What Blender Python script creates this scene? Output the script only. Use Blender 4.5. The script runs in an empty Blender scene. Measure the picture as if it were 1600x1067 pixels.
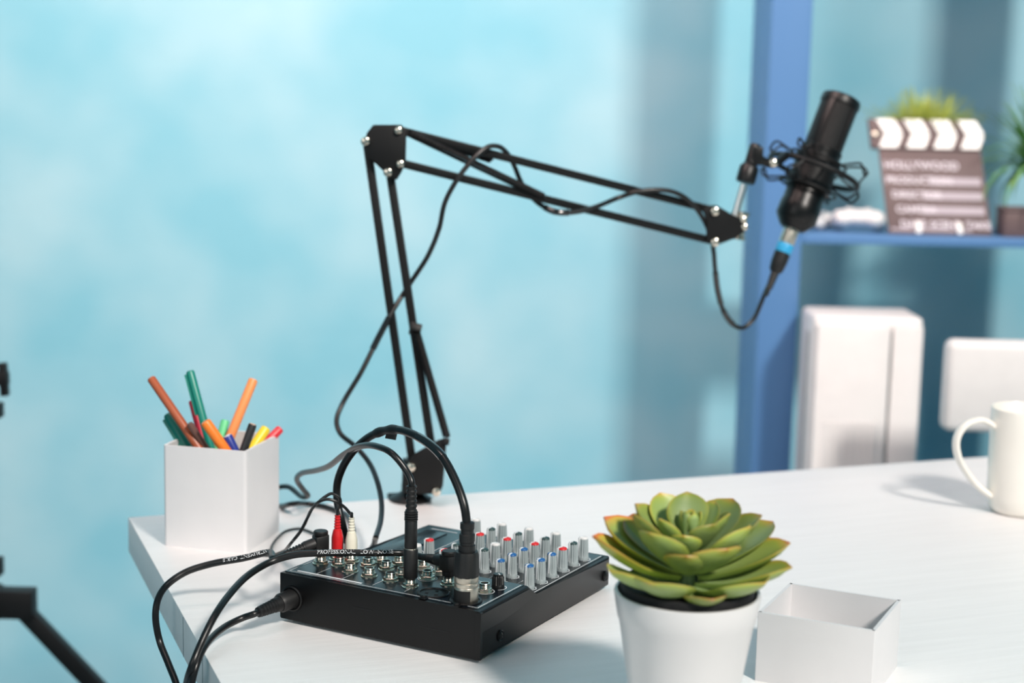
import bpy, bmesh, math, random
from mathutils import Vector as V, Matrix as M, Quaternion
random.seed(7)
R = math.radians
sc = bpy.context.scene
COL = sc.collection

# ------------------------------------------------------------------ camera model
FPX, PITCH, ROLL = 2600.0, R(9.0), R(1.3)
TT = 0.76                                   # desk top height
CAM = V((0, 0, TT + 0.443))
cf = V((0, math.cos(PITCH), -math.sin(PITCH)))
_r = V((1, 0, 0)); _u = V((0, math.sin(PITCH), math.cos(PITCH)))
cr = _r * math.cos(ROLL) + _u * math.sin(ROLL)
cu = -_r * math.sin(ROLL) + _u * math.cos(ROLL)
def ray(px, py): return cf + cr * ((px - 800) / FPX) + cu * ((533.5 - py) / FPX)
def onz(px, py, h=0.0):                     # point at height h above the desk top
    d = ray(px, py); return CAM + d * ((TT + h - CAM.z) / d.z)
def aty(px, py, Y):                         # point at distance Y into the room
    d = ray(px, py); return CAM + d * (Y / d.y)

# ------------------------------------------------------------------ scene helpers
WM = {}
def thing(name, label, cat, loc=(0, 0, 0), rotz=0, group=None):
    o = bpy.data.objects.new(name, None); COL.objects.link(o)
    o.location = loc; o.rotation_euler = (0, 0, rotz)
    o.empty_display_size = 0.02
    WM[o] = M.Translation(V(loc)) @ M.Rotation(rotz, 4, 'Z')
    o['label'] = label; o['category'] = cat
    if group: o['group'] = group
    return o
def mesh_from(bm, name, m, smooth=38):
    bmesh.ops.recalc_face_normals(bm, faces=bm.faces)
    me = bpy.data.meshes.new(name); bm.to_mesh(me); bm.free()
    if smooth:
        me.polygons.foreach_set('use_smooth', [True] * len(me.polygons))
        me.set_sharp_from_angle(angle=R(smooth))
    if m: me.materials.append(m)
    return me
def part(name, bm, m, parent=None, smooth=38, label=None):
    """bm is in world coordinates"""
    if parent is not None: bm.transform(WM[parent].inverted())
    o = bpy.data.objects.new(name, mesh_from(bm, name, m, smooth)); COL.objects.link(o)
    if parent is not None: o.parent = parent; WM[o] = WM[parent]
    else: WM[o] = M.Identity(4)
    if label: o['label'] = label
    return o
def inst(name, me, parent, world):
    o = bpy.data.objects.new(name, me); COL.objects.link(o); o.parent = parent
    o.matrix_local = WM[parent].inverted() @ world; WM[o] = world
    return o
def struct(o): o['kind'] = 'structure'; return o
def tag(o, label, cat, group=None):
    o['label'] = label; o['category'] = cat
    if group: o['group'] = group
    return o

# ------------------------------------------------------------------ shape helpers
def frame(o, x, y, z):
    return M(((x.x, y.x, z.x, o.x), (x.y, y.y, z.y, o.y), (x.z, y.z, z.z, o.z), (0, 0, 0, 1)))
def axis_frame(o, axis, hint=V((0, -1, 0))):
    z = axis.normalized(); x = hint - z * hint.dot(z)
    if x.length < 1e-4: x = V((1, 0, 0)) - z * z.x
    x.normalize(); return frame(o, x, z.cross(x), z)
def box(bm, mtx, x0, x1, y0, y1, z0, z1, bev=0, seg=2):
    vs = [bm.verts.new(mtx @ V(c)) for c in ((x0,y0,z0),(x1,y0,z0),(x1,y1,z0),(x0,y1,z0),(x0,y0,z1),(x1,y0,z1),(x1,y1,z1),(x0,y1,z1))]
    fs = [bm.faces.new([vs[i] for i in f]) for f in ((3,2,1,0),(4,5,6,7),(0,1,5,4),(1,2,6,5),(2,3,7,6),(3,0,4,7))]
    if bev:
        es = set(e for f in fs for e in f.edges)
        bmesh.ops.bevel(bm, geom=list(es), offset=bev, segments=seg, profile=0.5, affect='EDGES')
def lathe(bm, mtx, prof, n=28, flute=None, cap=True):
    rings = []
    for k, (r, z) in enumerate(prof):
        ring = []
        for i in range(n):
            a = 2 * math.pi * i / n
            rr = flute(r, z, a, k) if flute else r
            ring.append(bm.verts.new(mtx @ V((rr * math.cos(a), rr * math.sin(a), z))))
        rings.append(ring)
    for a, b in zip(rings, rings[1:]):
        for i in range(n):
            bm.faces.new((a[i], a[(i + 1) % n], b[(i + 1) % n], b[i]))
    if cap:
        if prof[0][0] > 1e-6: bm.faces.new(rings[0][::-1])
        if prof[-1][0] > 1e-6: bm.faces.new(rings[-1])
def prism(bm, pts0, pts1, bev=0):
    a = [bm.verts.new(p) for p in pts0]; b = [bm.verts.new(p) for p in pts1]; n = len(a)
    fs = [bm.faces.new(a[::-1]), bm.faces.new(b)]
    fs += [bm.faces.new((a[i], a[(i + 1) % n], b[(i + 1) % n], b[i])) for i in range(n)]
    if bev:
        es = list(set(e for f in fs[:2] for e in f.edges))
        bmesh.ops.bevel(bm, geom=es, offset=bev, segments=2, profile=0.5, affect='EDGES')
def bar(bm, p, q, w, d, hint=V((0, -1, 0)), bev=0.0008):
    ax = q - p; m = axis_frame(p, ax, hint)
    box(bm, m, -d / 2, d / 2, -w / 2, w / 2, 0, ax.length, bev)
def spline(pts, per=8):
    out = []; n = len(pts)
    for i in range(n - 1):
        p0 = pts[max(i - 1, 0)]; p1 = pts[i]; p2 = pts[i + 1]; p3 = pts[min(i + 2, n - 1)]
        # centripetal Catmull-Rom
        d1 = max((p1 - p0).length, 1e-5) ** .5; d2 = max((p2 - p1).length, 1e-5) ** .5; d3 = max((p3 - p2).length, 1e-5) ** .5
        if i == 0: m1 = (p2 - p1)
        else: m1 = ((p1 - p0) / d1 - (p2 - p0) / (d1 + d2) + (p2 - p1) / d2) * d2
        if i == n - 2: m2 = (p2 - p1)
        else: m2 = ((p2 - p1) / d2 - (p3 - p1) / (d2 + d3) + (p3 - p2) / d3) * d2
        for k in range(per):
            t = k / per; t2 = t * t; t3 = t2 * t
            out.append(p1 * (2*t3 - 3*t2 + 1) + m1 * (t3 - 2*t2 + t) + p2 * (-2*t3 + 3*t2) + m2 * (t3 - t2))
    out.append(pts[-1].copy()); return out
def frames(path):
    T = []
    for i in range(len(path)):
        T.append((path[min(i + 1, len(path) - 1)] - path[max(i - 1, 0)]).normalized())
    n = V((0, 0, 1)) - T[0] * T[0].z
    if n.length < .05: n = V((0, -1, 0)) - T[0] * -T[0].y
    n.normalize(); N = [n]
    for i in range(1, len(path)):
        q = T[i - 1].rotation_difference(T[i]); n = q @ N[-1]; n = (n - T[i] * n.dot(T[i])).normalized(); N.append(n)
    return T, N
def tube(bm, path, r, n=12, closed=False, rfun=None):
    T, N = frames(path); rings = []
    for i, p in enumerate(path):
        rr = rfun(i / (len(path) - 1)) if rfun else r
        b = T[i].cross(N[i])
        rings.append([bm.verts.new(p + N[i] * (rr * math.cos(2*math.pi*k/n)) + b * (rr * math.sin(2*math.pi*k/n))) for k in range(n)])
    for a, b in zip(rings, rings[1:]):
        for k in range(n): bm.faces.new((a[k], a[(k+1) % n], b[(k+1) % n], b[k]))
    if not closed:
        bm.faces.new(rings[0][::-1]); bm.faces.new(rings[-1])
    else:
        a, b = rings[-1], rings[0]
        for k in range(n): bm.faces.new((a[k], a[(k+1) % n], b[(k+1) % n], b[k]))
def new(): return bmesh.new()
def text_verts(s, size, bold=0.0):
    cu_ = bpy.data.curves.new('t', 'FONT'); cu_.body = s; cu_.size = size; cu_.resolution_u = 3; cu_.offset = bold
    o = bpy.data.objects.new('t', cu_); COL.objects.link(o)
    dg = bpy.context.evaluated_depsgraph_get()
    me = bpy.data.meshes.new_from_object(o.evaluated_get(dg))
    vs = [v.co.copy() for v in me.vertices]; fs = [list(p.vertices) for p in me.polygons]
    bpy.data.objects.remove(o); bpy.data.curves.remove(cu_); bpy.data.meshes.remove(me)
    return vs, fs
def text_on(bm, s, size, fn, bold=0.0):
    vs, fs = text_verts(s, size, bold)
    nv = [bm.verts.new(fn(v.x, v.y)) for v in vs]
    for f in fs:
        try: bm.faces.new([nv[i] for i in f])
        except ValueError: pass
    return max(v.x for v in vs)

# ------------------------------------------------------------------ materials
def lin(c):
    def g(x):
        x /= 255.0; return x / 12.92 if x <= .04045 else ((x + .055) / 1.055) ** 2.4
    return (g(c[0]), g(c[1]), g(c[2]), 1)
def mat(name, c, rough=.5, metal=0, var=.06, scale=40, bump=0, bscale=200, coat=0, spec=.5, sub=0, stretch=None):
    m = bpy.data.materials.new(name); m.use_nodes = True
    nt = m.node_tree; b = nt.nodes['Principled BSDF']
    b.inputs['Roughness'].default_value = rough; b.inputs['Metallic'].default_value = metal
    b.inputs['Coat Weight'].default_value = coat; b.inputs['Coat Roughness'].default_value = .08
    b.inputs['Specular IOR Level'].default_value = spec
    if sub:
        b.inputs['Subsurface Weight'].default_value = sub; b.inputs['Subsurface Radius'].default_value = (.004, .003, .002)
    tc = nt.nodes.new('ShaderNodeTexCoord'); src = tc.outputs['Object']
    if stretch:
        mp = nt.nodes.new('ShaderNodeMapping'); mp.inputs['Scale'].default_value = stretch[:3]
        if len(stretch) > 3: mp.inputs['Rotation'].default_value = (0, 0, stretch[3])
        nt.links.new(src, mp.inputs[0]); src = mp.outputs[0]
    nz = nt.nodes.new('ShaderNodeTexNoise'); nz.inputs['Scale'].default_value = scale; nz.inputs['Detail'].default_value = 4
    nt.links.new(src, nz.inputs['Vector'])
    rp = nt.nodes.new('ShaderNodeValToRGB')
    l = lin(c); rp.color_ramp.elements[0].position = .3; rp.color_ramp.elements[1].position = .7
    rp.color_ramp.elements[0].color = (*[x * (1 - var) for x in l[:3]], 1)
    rp.color_ramp.elements[1].color = (*[min(1, x * (1 + var)) for x in l[:3]], 1)
    nt.links.new(nz.outputs['Fac'], rp.inputs[0]); nt.links.new(rp.outputs[0], b.inputs['Base Color'])
    if bump:
        n2 = nt.nodes.new('ShaderNodeTexNoise'); n2.inputs['Scale'].default_value = bscale; n2.inputs['Detail'].default_value = 5
        nt.links.new(src, n2.inputs['Vector'])
        bp = nt.nodes.new('ShaderNodeBump'); bp.inputs['Strength'].default_value = bump; bp.inputs['Distance'].default_value = .001
        nt.links.new(n2.outputs['Fac'], bp.inputs['Height']); nt.links.new(bp.outputs[0], b.inputs['Normal'])
    return m
m_black = mat('black_plastic', (11, 11, 12), .40, spec=.38, bump=.05, bscale=900)
m_rubber = mat('black_rubber', (14, 14, 15), .5, var=.1)
m_cable = mat('black_cable_sheath', (13, 13, 14), .34, var=.1)
m_chassis = mat('black_painted_metal', (9, 8, 9), .36, spec=.32, bump=.06, bscale=1500)
m_panel = mat('dark_navy_panel', (9, 17, 25), .26, spec=.45)
m_arm = mat('black_powder_coat', (12, 12, 13), .5, spec=.3, bump=.08, bscale=1200)
m_nickel = mat('nickel', (214, 205, 190), .2, 1)
m_satin = mat('satin_nickel', (205, 196, 182), .38, 1, var=.12, scale=300)
m_chrome = mat('chrome', (240, 238, 235), .28, 1)
m_dark = mat('dark_hole', (6, 6, 7), .7)
m_grey = mat('grey_knob', (150, 160, 162), .5)
m_white = mat('white_plastic', (216, 215, 214), .4, var=.02)
m_print = mat('white_print', (225, 228, 230), .5, var=.03)
m_paper = mat('white_cardboard', (220, 218, 219), .55, var=.015, bump=.05, bscale=500)
m_ceramic = mat('white_glazed_ceramic', (214, 212, 212), .3, var=.01, coat=.15)
m_mug = mat('cream_glazed_ceramic', (236, 232, 224), .25, var=.01, coat=.3)
m_red = mat('red_plastic', (205, 28, 34), .4)
m_cream = mat('ivory_plastic', (232, 226, 208), .4)
m_blue = mat('blue_plastic', (28, 90, 150), .4)
m_green = mat('dark_green_plastic', (40, 66, 66), .4)
m_soil = mat('dark_soil', (20, 19, 21), .8, var=.4, scale=300, bump=.6, bscale=400)
m_brown = mat('brown_board', (96, 80, 80), .6)

# ------------------------------------------------------------------ the setting
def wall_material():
    m = bpy.data.materials.new('cyan_plaster_light_spots'); m.use_nodes = True; nt = m.node_tree; b = nt.nodes['Principled BSDF']
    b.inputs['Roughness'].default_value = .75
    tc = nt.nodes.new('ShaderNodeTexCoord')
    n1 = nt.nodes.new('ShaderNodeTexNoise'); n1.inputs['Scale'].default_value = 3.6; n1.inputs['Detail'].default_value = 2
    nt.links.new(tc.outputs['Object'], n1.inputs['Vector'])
    rp = nt.nodes.new('ShaderNodeValToRGB'); rp.color_ramp.elements[0].position = .36; rp.color_ramp.elements[1].position = .68  # two-tone noise paints soft light spots into the wall colour
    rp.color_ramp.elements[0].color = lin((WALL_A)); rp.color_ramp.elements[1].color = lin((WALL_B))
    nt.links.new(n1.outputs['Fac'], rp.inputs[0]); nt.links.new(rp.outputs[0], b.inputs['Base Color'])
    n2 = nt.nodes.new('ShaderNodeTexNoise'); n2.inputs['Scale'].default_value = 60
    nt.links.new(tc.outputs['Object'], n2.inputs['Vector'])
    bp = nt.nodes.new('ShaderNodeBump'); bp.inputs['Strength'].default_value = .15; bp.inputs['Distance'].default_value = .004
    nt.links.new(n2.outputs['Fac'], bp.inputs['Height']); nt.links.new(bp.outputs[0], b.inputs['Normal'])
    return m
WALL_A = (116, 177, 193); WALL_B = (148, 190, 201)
WALL_Y = 3.06
I4 = M.Identity(4)
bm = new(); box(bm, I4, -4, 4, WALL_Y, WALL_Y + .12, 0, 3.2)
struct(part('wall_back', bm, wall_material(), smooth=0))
bm = new(); box(bm, I4, -4, 4, -2.5, WALL_Y, -.05, 0)
struct(part('floor', bm, mat('grey_floor', (120, 138, 146), .6, scale=8), smooth=0))

# ------------------------------------------------------------------ desk
Tc = onz(200, 808); ed = (onz(335, 1050) - Tc).normalized()           # left edge, towards the viewer
bd = V((-ed.y, ed.x, 0)); 
if bd.x < 0: bd = -bd                                                  # back edge, to the right
DM = frame(Tc, bd, -ed, V((0, 0, 1)))                                  # desk frame: x right, y away, z up
desk = thing('desk', 'white painted wooden desk with visible left corner holding the mixer and boom arm', 'desk', (Tc.x, Tc.y, 0), math.atan2(bd.y, bd.x))
m_wood = mat('white_painted_wood', (235, 233, 232), .42, var=.025, scale=9, bump=.22, bscale=28, stretch=(1, 14, 14, -math.atan2(0, 1)))
s1 = (DM.inverted() @ onz(290, 962)).y; s2 = (DM.inverted() @ onz(322, 1016)).y
TH = .036
bm = new()
box(bm, DM, 0, 1.75, -1.0, 0, -TH, 0, .0012, 2)
part('tabletop', bm, m_wood, desk, smooth=30)
m_seam = mat('grey_seam', (96, 120, 128), .7)
for y in (s1, s2):
    bm = new(); box(bm, DM, -.0002, .001, y - .0006, y + .0006, -TH + .001, -.001); part('edge_seam', bm, m_seam, desk, smooth=0)
for x in (.22, 1.5):
    for y in (-.2, -.85):
        bm = new(); box(bm, DM, x - .025, x + .025, y - .025, y + .025, -TT, -TH, .002)
        part('leg', bm, m_white, desk)

# ------------------------------------------------------------------ mixer
C = onz(749, 1038); L = onz(436, 970); W = .189
eu = (L - C).normalized(); scale_w = (L - C).length
ev = V((eu.y, -eu.x, 0));
if ev.y < 0: ev = -ev
W = scale_w; D = (onz(966, 922) - C).dot(ev)
MM = frame(C, eu, ev, V((0, 0, 1)))                                    # mixer frame: x towards its left end, y away
print('MIXER W', W, 'D', D, 'C', C, 'L', L)
HD, HP = .0415, .0295
VS0, VS1 = .078, .088                                                  # the step between the two decks
mixer = thing('audio_mixer', 'small black audio mixer with rows of grey knobs and silver jacks on the white desk', 'audio mixer', tuple(C), math.atan2(eu.y, eu.x))
def MP(u, v, h): return MM @ V((u, v, h))
prof = [(0, .003), (0, HD), (VS0, HD), (VS1, HP + .001), (VS1 + .004, HP), (D, HP), (D, .003)]
bm = new()
prism(bm, [MP(0, v, h) for v, h in prof], [MP(W, v, h) for v, h in prof], .0022)
pr = [(.0, .0245, .0001), (.0, HD - .002, .0008), (VS0 - .001, HD - .002, .0010), (VS1, HP + .003, .0010), (.060, .0275, .0010), (.034, .0248, .0004)]
prism(bm, [MP(-q, v, h) for v, h, q in pr], [MP(.001, v, h) for v, h, q in pr])
prism(bm, [MP(-.0005, .0, .003), MP(-.0005, .003, .003), MP(-.0005, .003, HD - .001), MP(-.0005, 0, HD - .001)], [MP(.004, -.0006, .003), MP(.004, .003, .003), MP(.004, .003, HD - .001), MP(.004, -.0006, HD - .001)])
chassis = part('chassis', bm, m_chassis, mixer)
for u in (.02, W - .02):
    for v in (.02, D - .02):
        bm = new(); lathe(bm, M.Translation(MP(u, v, 0)), [(.007, 0), (.008, .0032)], 20); part('foot', bm, m_rubber, mixer)
bm = new()
e = .0035
tp = [(e, HD), (e, HD + .0005), (VS0 - .001, HD + .0005), (VS1 + .001, HP + .0012), (VS1 + .004, HP + .0005), (D - e, HP + .0005), (D - e, HP - .001), (VS1 + .003, HP - .001), (VS1 - .002, HP), (VS0 - .003, HD - .001), (e, HD - .001)]
prism(bm, [MP(e + .001, v, h) for v, h in tp[1:]], [MP(W - e, v, h) for v, h in tp[1:]])
panel = part('top_panel', bm, m_panel, mixer, label='dark navy glossy control panel of the mixer')
HD += .0005; HP += .0005
def loc(px, py, h): return MM.inverted() @ onz(px, py, h)

# knobs -------------------------------------------------------------
def knob_mesh(h=.0190, rb=.0049, rt=.0040, n=72):
    bm = new()
    def fl(r, z, a, k):
        if 2 <= k <= 5: return r * (1 - .17 * (0.5 + .5 * math.cos(12 * a)) ** 2.2)
        return r
    lathe(bm, I4, [(rb, 0), (rb * .995, .0028), (rb * .97, .0032), (rb * .93, .009), (rt * 1.03, h - .002), (rt * 1.0, h - .0006), (rt * .92, h), (0, h + .0001)], n, fl)
    return bm
me_knob = mesh_from(knob_mesh(), 'knob', m_grey, 50)
bm = knob_mesh(.0115, .0052, .0040); me_kblack = mesh_from(bm, 'knob_black', m_black, 50)
def cap_mesh(nm, m, r=.0038, z=.0190):
    bm = new(); lathe(bm, I4, [(r, z - .0006), (r, z + .0004), (r * .9, z + .0010), (r * .6, z + .0015), (0, z + .0017)], 28); return mesh_from(bm, nm, m)
caps = {k: cap_mesh('cap_' + k, mm) for k, mm in (('blue', m_blue), ('red', m_red), ('green', m_green), ('white', m_white))}
bm = new(); box(bm, I4, -.0006, .0006, .0003, .0038, .0195, .0209); box(bm, I4, -.0006, .0006, .0032, .0048, .0034, .0199)
me_ptr = mesh_from(bm, 'pointer', m_print, 0)
bm = new(); box(bm, I4, -.0004, .0004, .0004, .0036, .0113, .0120); me_ptrb = mesh_from(bm, 'pointer_small', m_print, 0)
a0 = loc(826, 919, HP); a1 = loc(907, 884.5, HP)
stepv = (a1 - a0) / 4                                                   # one row further away
b0 = loc(798, 904, HP); stepu = b0 - (a0 + stepv)                       # one channel further left
stepu = V((stepu.x, 0, 0)); stepv = V((0, stepv.y, 0))
print('knob steps', stepu, stepv, a0)
COLS = [['blue', 'blue', 'blue', 'red', 'green', 'white'], ['blue', 'blue', 'blue', 'red', 'green', 'white'], ['blue', 'green', 'white', 'red', 'green', 'white'],
        ['red', 'green', 'white', 'red', 'green', 'white'], ['white', 'red', None, None, None, 'white']]
printing = new()
def arc(u, v, h, r, a_0, a_1, w=.0004, n=16):
    ps = []
    for i in range(n + 1):
        a = a_0 + (a_1 - a_0) * i / n
        ps.append((MP(u + (r - w) * math.cos(a), v + (r - w) * math.sin(a), h), MP(u + (r + w) * math.cos(a), v + (r + w) * math.sin(a), h)))
    for p, q in zip(ps, ps[1:]): printing.faces.new([printing.verts.new(x) for x in (p[0], p[1], q[1], q[0])])
def pline(u0, v0, u1, v1, h, w=.0004):
    d = V((u1 - u0, v1 - v0, 0)).normalized(); n = V((-d.y, d.x, 0)) * w
    a = V((u0, v0, h + .00015)); b = V((u1, v1, h + .00015))
    printing.faces.new([printing.verts.new(MM @ x) for x in (a - n, b - n, b + n, a + n)])
def rot_knob(u, v, h, ang): return M.Translation(MM @ V((u, v, h))) @ M.Rotation(ang, 4, 'Z')
for ci, colr in enumerate(COLS):
    for ri, k in enumerate(colr):
        if not k: continue
        p = a0 + stepu * ci + stepv * ri
        if p.y + .006 > D: continue
        mt = rot_knob(p.x, p.y, HP, R(145 if k == 'blue' else 120) + random.uniform(-.25, .25))
        kn = inst('control_knob', me_knob, mixer, mt)
        cp = inst('cap', caps[k], kn, mt); cp['label'] = k.replace('green', 'dark green') + ' cap'
        inst('pointer', me_ptr, kn, mt)
        arc(p.x, p.y, HP + .00015, .0062, R(-60), R(240))
        for a in range(-60, 241, 60):
            pline(p.x + .0066 * math.cos(R(a)), p.y + .0066 * math.sin(R(a)), p.x + .0076 * math.cos(R(a)), p.y + .0076 * math.sin(R(a)), HP, .00025)
kp = loc(778, 918, HD)
mt = rot_knob(kp.x, kp.y, HD, R(200)); kb = inst('gain_knob', me_kblack, mixer, mt); kb['label'] = 'short black gain knob'
inst('pointer', me_ptrb, kb, mt); arc(kp.x, kp.y, HD + .00015, .0068, R(-60), R(240))
# printed lines
pline(.006, .006, W - .006, .006, HD, .0003); pline(.006, .006, .006, VS0 - .003, HD, .0004)
pline(.006, VS1 + .006, .006, D - .006, HP, .0004)
pline(W - .006, .006, W - .006, VS0 - .004, HD, .0003)
for ci in range(5):
    u = a0.x + stepu.x * (ci + .5)
    pline(u, VS1 + .006, u, D - .008, HP, .0003)
pline(.03, VS0 - .012, .09, VS0 - .012, HD, .0003)
for u in (.045, .075, .105, .135, .16): pline(u, .010, u, .03, HD, .0002)
pline(.115, .0095, .178, .0095, HD, .0012); pline(.16, .045, .185, .045, HD, .0007)
arc(.150, .14, HP + .0002, .010, 0, 2 * math.pi, .0003, 28)
pline(W - .045, .125, W - .03, .125, HP, .0006); pline(W - .04, D - .012, W - .012, D - .012, HP, .0006)
# small slot and display frame at the far left
bm = new(); box(bm, MM, W - .062, W - .058, .115, D - .03, HP - .0005, HP + .0008); part('slider_slot', bm, m_dark, mixer)
bm = new(); box(bm, MM, W - .034, W - .012, .13, D - .02, HP - .0005, HP + .001, .0004); part('display_window', bm, m_panel, mixer)

# jacks ---------------------------------------------------------------
bm = new()
lathe(bm, I4, [(.0068, 0), (.0068, .0006), (.0062, .0008)], 28)
lathe(bm, I4, [(.0058, .0006), (.0060, .0010), (.0060, .0026), (.0055, .0030)], 6)
lathe(bm, I4, [(.0044, .0028), (.0045, .0032), (.0042, .0036), (.0045, .0040), (.0042, .0046), (.0045, .0050), (.0042, .0056), (.0043, .0066), (.0040, .0071), (.0033, .0071), (.0032, .0012), (0, .0012)], 28, cap=False)
me_jack = mesh_from(bm, 'jack_socket', m_nickel, 30)
bm = new(); lathe(bm, I4, [(.0031, .0015), (.0031, .0066), (.0, .0060)], 20); me_hole = mesh_from(bm, 'jack_hole', m_dark, 30)
JPX = [(501, 880), (530, 883), (549, 877), (575, 884), (547, 893), (577, 900), (610, 907), (604, 889), (596, 877), (624, 881), (661, 887), (687, 895), (668, 904), (629, 900), (757, 924), (641, 916), (701, 913), (527, 873)]
for px, py in JPX:
    p = loc(px, py, HD); p.z = HD
    if p.y > VS0 - .004: p.y = VS0 - .006
    mt = M.Translation(MM @ p); j = inst('jack_socket', me_jack, mixer, mt); inst('socket_hole', me_hole, j, mt)
    if (px, py) in ((668, 904), (757, 924), (687, 895), (661, 887)): arc(p.x, p.y, HD + .0002, .0078, 0, 2 * math.pi, .0003, 24)
part('panel_printing', printing, m_print, mixer, smooth=0, label='thin white printed lines and dial scales')
def jackpos(px, py):
    p = loc(px, py, HD); p.z = HD
    if p.y > VS0 - .004: p.y = VS0 - .006
    return MM @ p
# XLR sockets
UP = V((0, 0, 1))
def xlr_socket(px, py):
    p = loc(px, py, HD); p.z = HD; mt = frame(MM @ p, -eu, ev, UP)
    bm = new(); lathe(bm, mt, [(.0126, 0), (.0128, .0008), (.0122, .0013), (.0108, .0013), (.0105, .0004), (0, .0004)], 36, cap=False)
    box(bm, mt, -.0035, .0035, -.0175, -.009, 0, .0009, .0004)
    s = part('xlr_socket', bm, m_black, mixer)
    for a in (90, 215, 325):
        b2 = new(); lathe(b2, mt @ M.Translation((.0052 * math.cos(R(a)), .0052 * math.sin(R(a)), 0)), [(.0014, .0003), (.0014, .0008), (0, .0008)], 14); part('contact_hole', b2, m_dark, s)
    b2 = new(); lathe(b2, mt @ M.Translation((0, -.0140, 0)), [(.0026, .0008), (.0026, .0018), (.0018, .0026), (0, .0028)], 16); part('screw', b2, m_black, s)
    return mt
xs = xlr_socket(677, 927); xp = xlr_socket(728, 939)
# side screws and rear power inlet
def side_screw(px, py):
    # intersect the view ray with the mixer's right side plane
    d = ray(px, py); t = (C - CAM).dot(eu) / d.dot(eu); p = CAM + d * t
    mt = axis_frame(p - eu * .0006, -eu, V((0, 0, 1)))
    bm = new(); lathe(bm, mt, [(.0046, -.001), (.0046, .0004), (.0040, .0007), (.0032, -.0001), (0, -.0001)], 24)
    s = part('side_screw', bm, m_chassis, mixer)
    b2 = new(); lathe(b2, mt, [(.0030, -.0002), (.0029, .0006), (.0022, .0011), (0, .0013)], 20); hd = part('screw_head', b2, m_black, s)
    b2 = new()
    box(b2, mt, -.0019, .0019, -.0004, .0004, .0010, .0014); box(b2, mt, -.0004, .0004, -.0019, .0019, .0010, .0014)
    part('cross_slot', b2, m_dark, s)
side_screw(781, 993); side_screw(945, 900)
dd = ray(456, 935); t = (C - CAM).dot(ev) / dd.dot(ev); pw = CAM + dd * t
PWM = axis_frame(pw, -ev, V((0, 0, 1)))
bm = new(); lathe(bm, PWM, [(.0105, -.001), (.0105, .0008), (.0095, .0014), (.0085, .0008), (.0083, -.0005), (0, -.0005)], 32)
part('power_inlet', bm, m_black, mixer)
for px, py, w_ in ((565, 951, .010), (678, 983, .014)):                      # shallow slots pressed into the rear face
    d_ = ray(px, py); t_ = (C - CAM).dot(ev) / d_.dot(ev); p_ = CAM + d_ * t_
    bm = new(); box(bm, frame(p_, eu, V((0, 0, 1)), -ev), -w_, w_, -.0005, .0005, -.001, .0002); part('rear_slot', bm, m_black, mixer)

# ------------------------------------------------------------------ plugs and cables
UP = V((0, 0, 1))
def cable_part(name, pts, r, parent, m=None, per=8, n=12):
    path = spline(pts, per); bm = new(); tube(bm, path, r, n); return part(name, bm, m or m_cable, parent), path
def boot(bm, mt, prof_r, z0, z1, rings, n=24):
    pr = []; k = rings * 2
    for i in range(k + 1):
        z = z0 + (z1 - z0) * i / k; r = prof_r[0] + (prof_r[1] - prof_r[0]) * i / k
        if i % 2: pr += [(r * .84, z - .0001), (r * .84, z + (z1 - z0) / k * .45)]
        else: pr += [(r, z), (r, z + (z1 - z0) / k * .5)]
    lathe(bm, mt, pr, n)
def cable_text(path, s, start_px, size, r, parent, side=V((-.15, -.8, .6)), flip=False):
    # letters printed along the sheath, reading left to right in the picture
    pts = sorted(path, key=lambda p: p.x) if path[0].x > path[-1].x else list(path)
    pts = path[::-1] if path[0].x > path[-1].x else path
    i0 = min(range(len(pts)), key=lambda i: abs(proj(pts[i])[0] - start_px[0]) + abs(proj(pts[i])[1] - start_px[1]))
    cum = [0]
    for i in range(i0 + 1, len(pts)): cum.append(cum[-1] + (pts[i] - pts[i - 1]).length)
    wt = max(v.x for v in text_verts(s, size)[0])
    def fn(x, y):
        if flip: x, y = wt - x, size * .72 - y        # this lead is turned over, its letters stand on their heads
        j = 0
        while j < len(cum) - 2 and cum[j + 1] < x: j += 1
        seg = max(cum[j + 1] - cum[j], 1e-6); f = (x - cum[j]) / seg
        p = pts[i0 + j].lerp(pts[i0 + j + 1], f)
        T0 = (pts[min(i0 + j + 2, len(pts) - 1)] - pts[max(i0 + j - 1, 0)]).normalized()
        n0 = (side - T0 * side.dot(T0)).normalized(); b = n0.cross(T0)
        if b.z < 0: b = -b
        a = (y - size * .36) / r
        return p + n0 * ((r + .00012) * math.cos(a)) + b * ((r + .00012) * math.sin(a))
    bm = new(); text_on(bm, s, size, fn)
    return part('printed_lettering', bm, m_print, parent, smooth=0, label='white printed lettering')
def proj(p):
    d = p - CAM; z = d.dot(cf); return 800 + FPX * d.dot(cr) / z, 533.5 - FPX * d.dot(cu) / z

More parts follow.
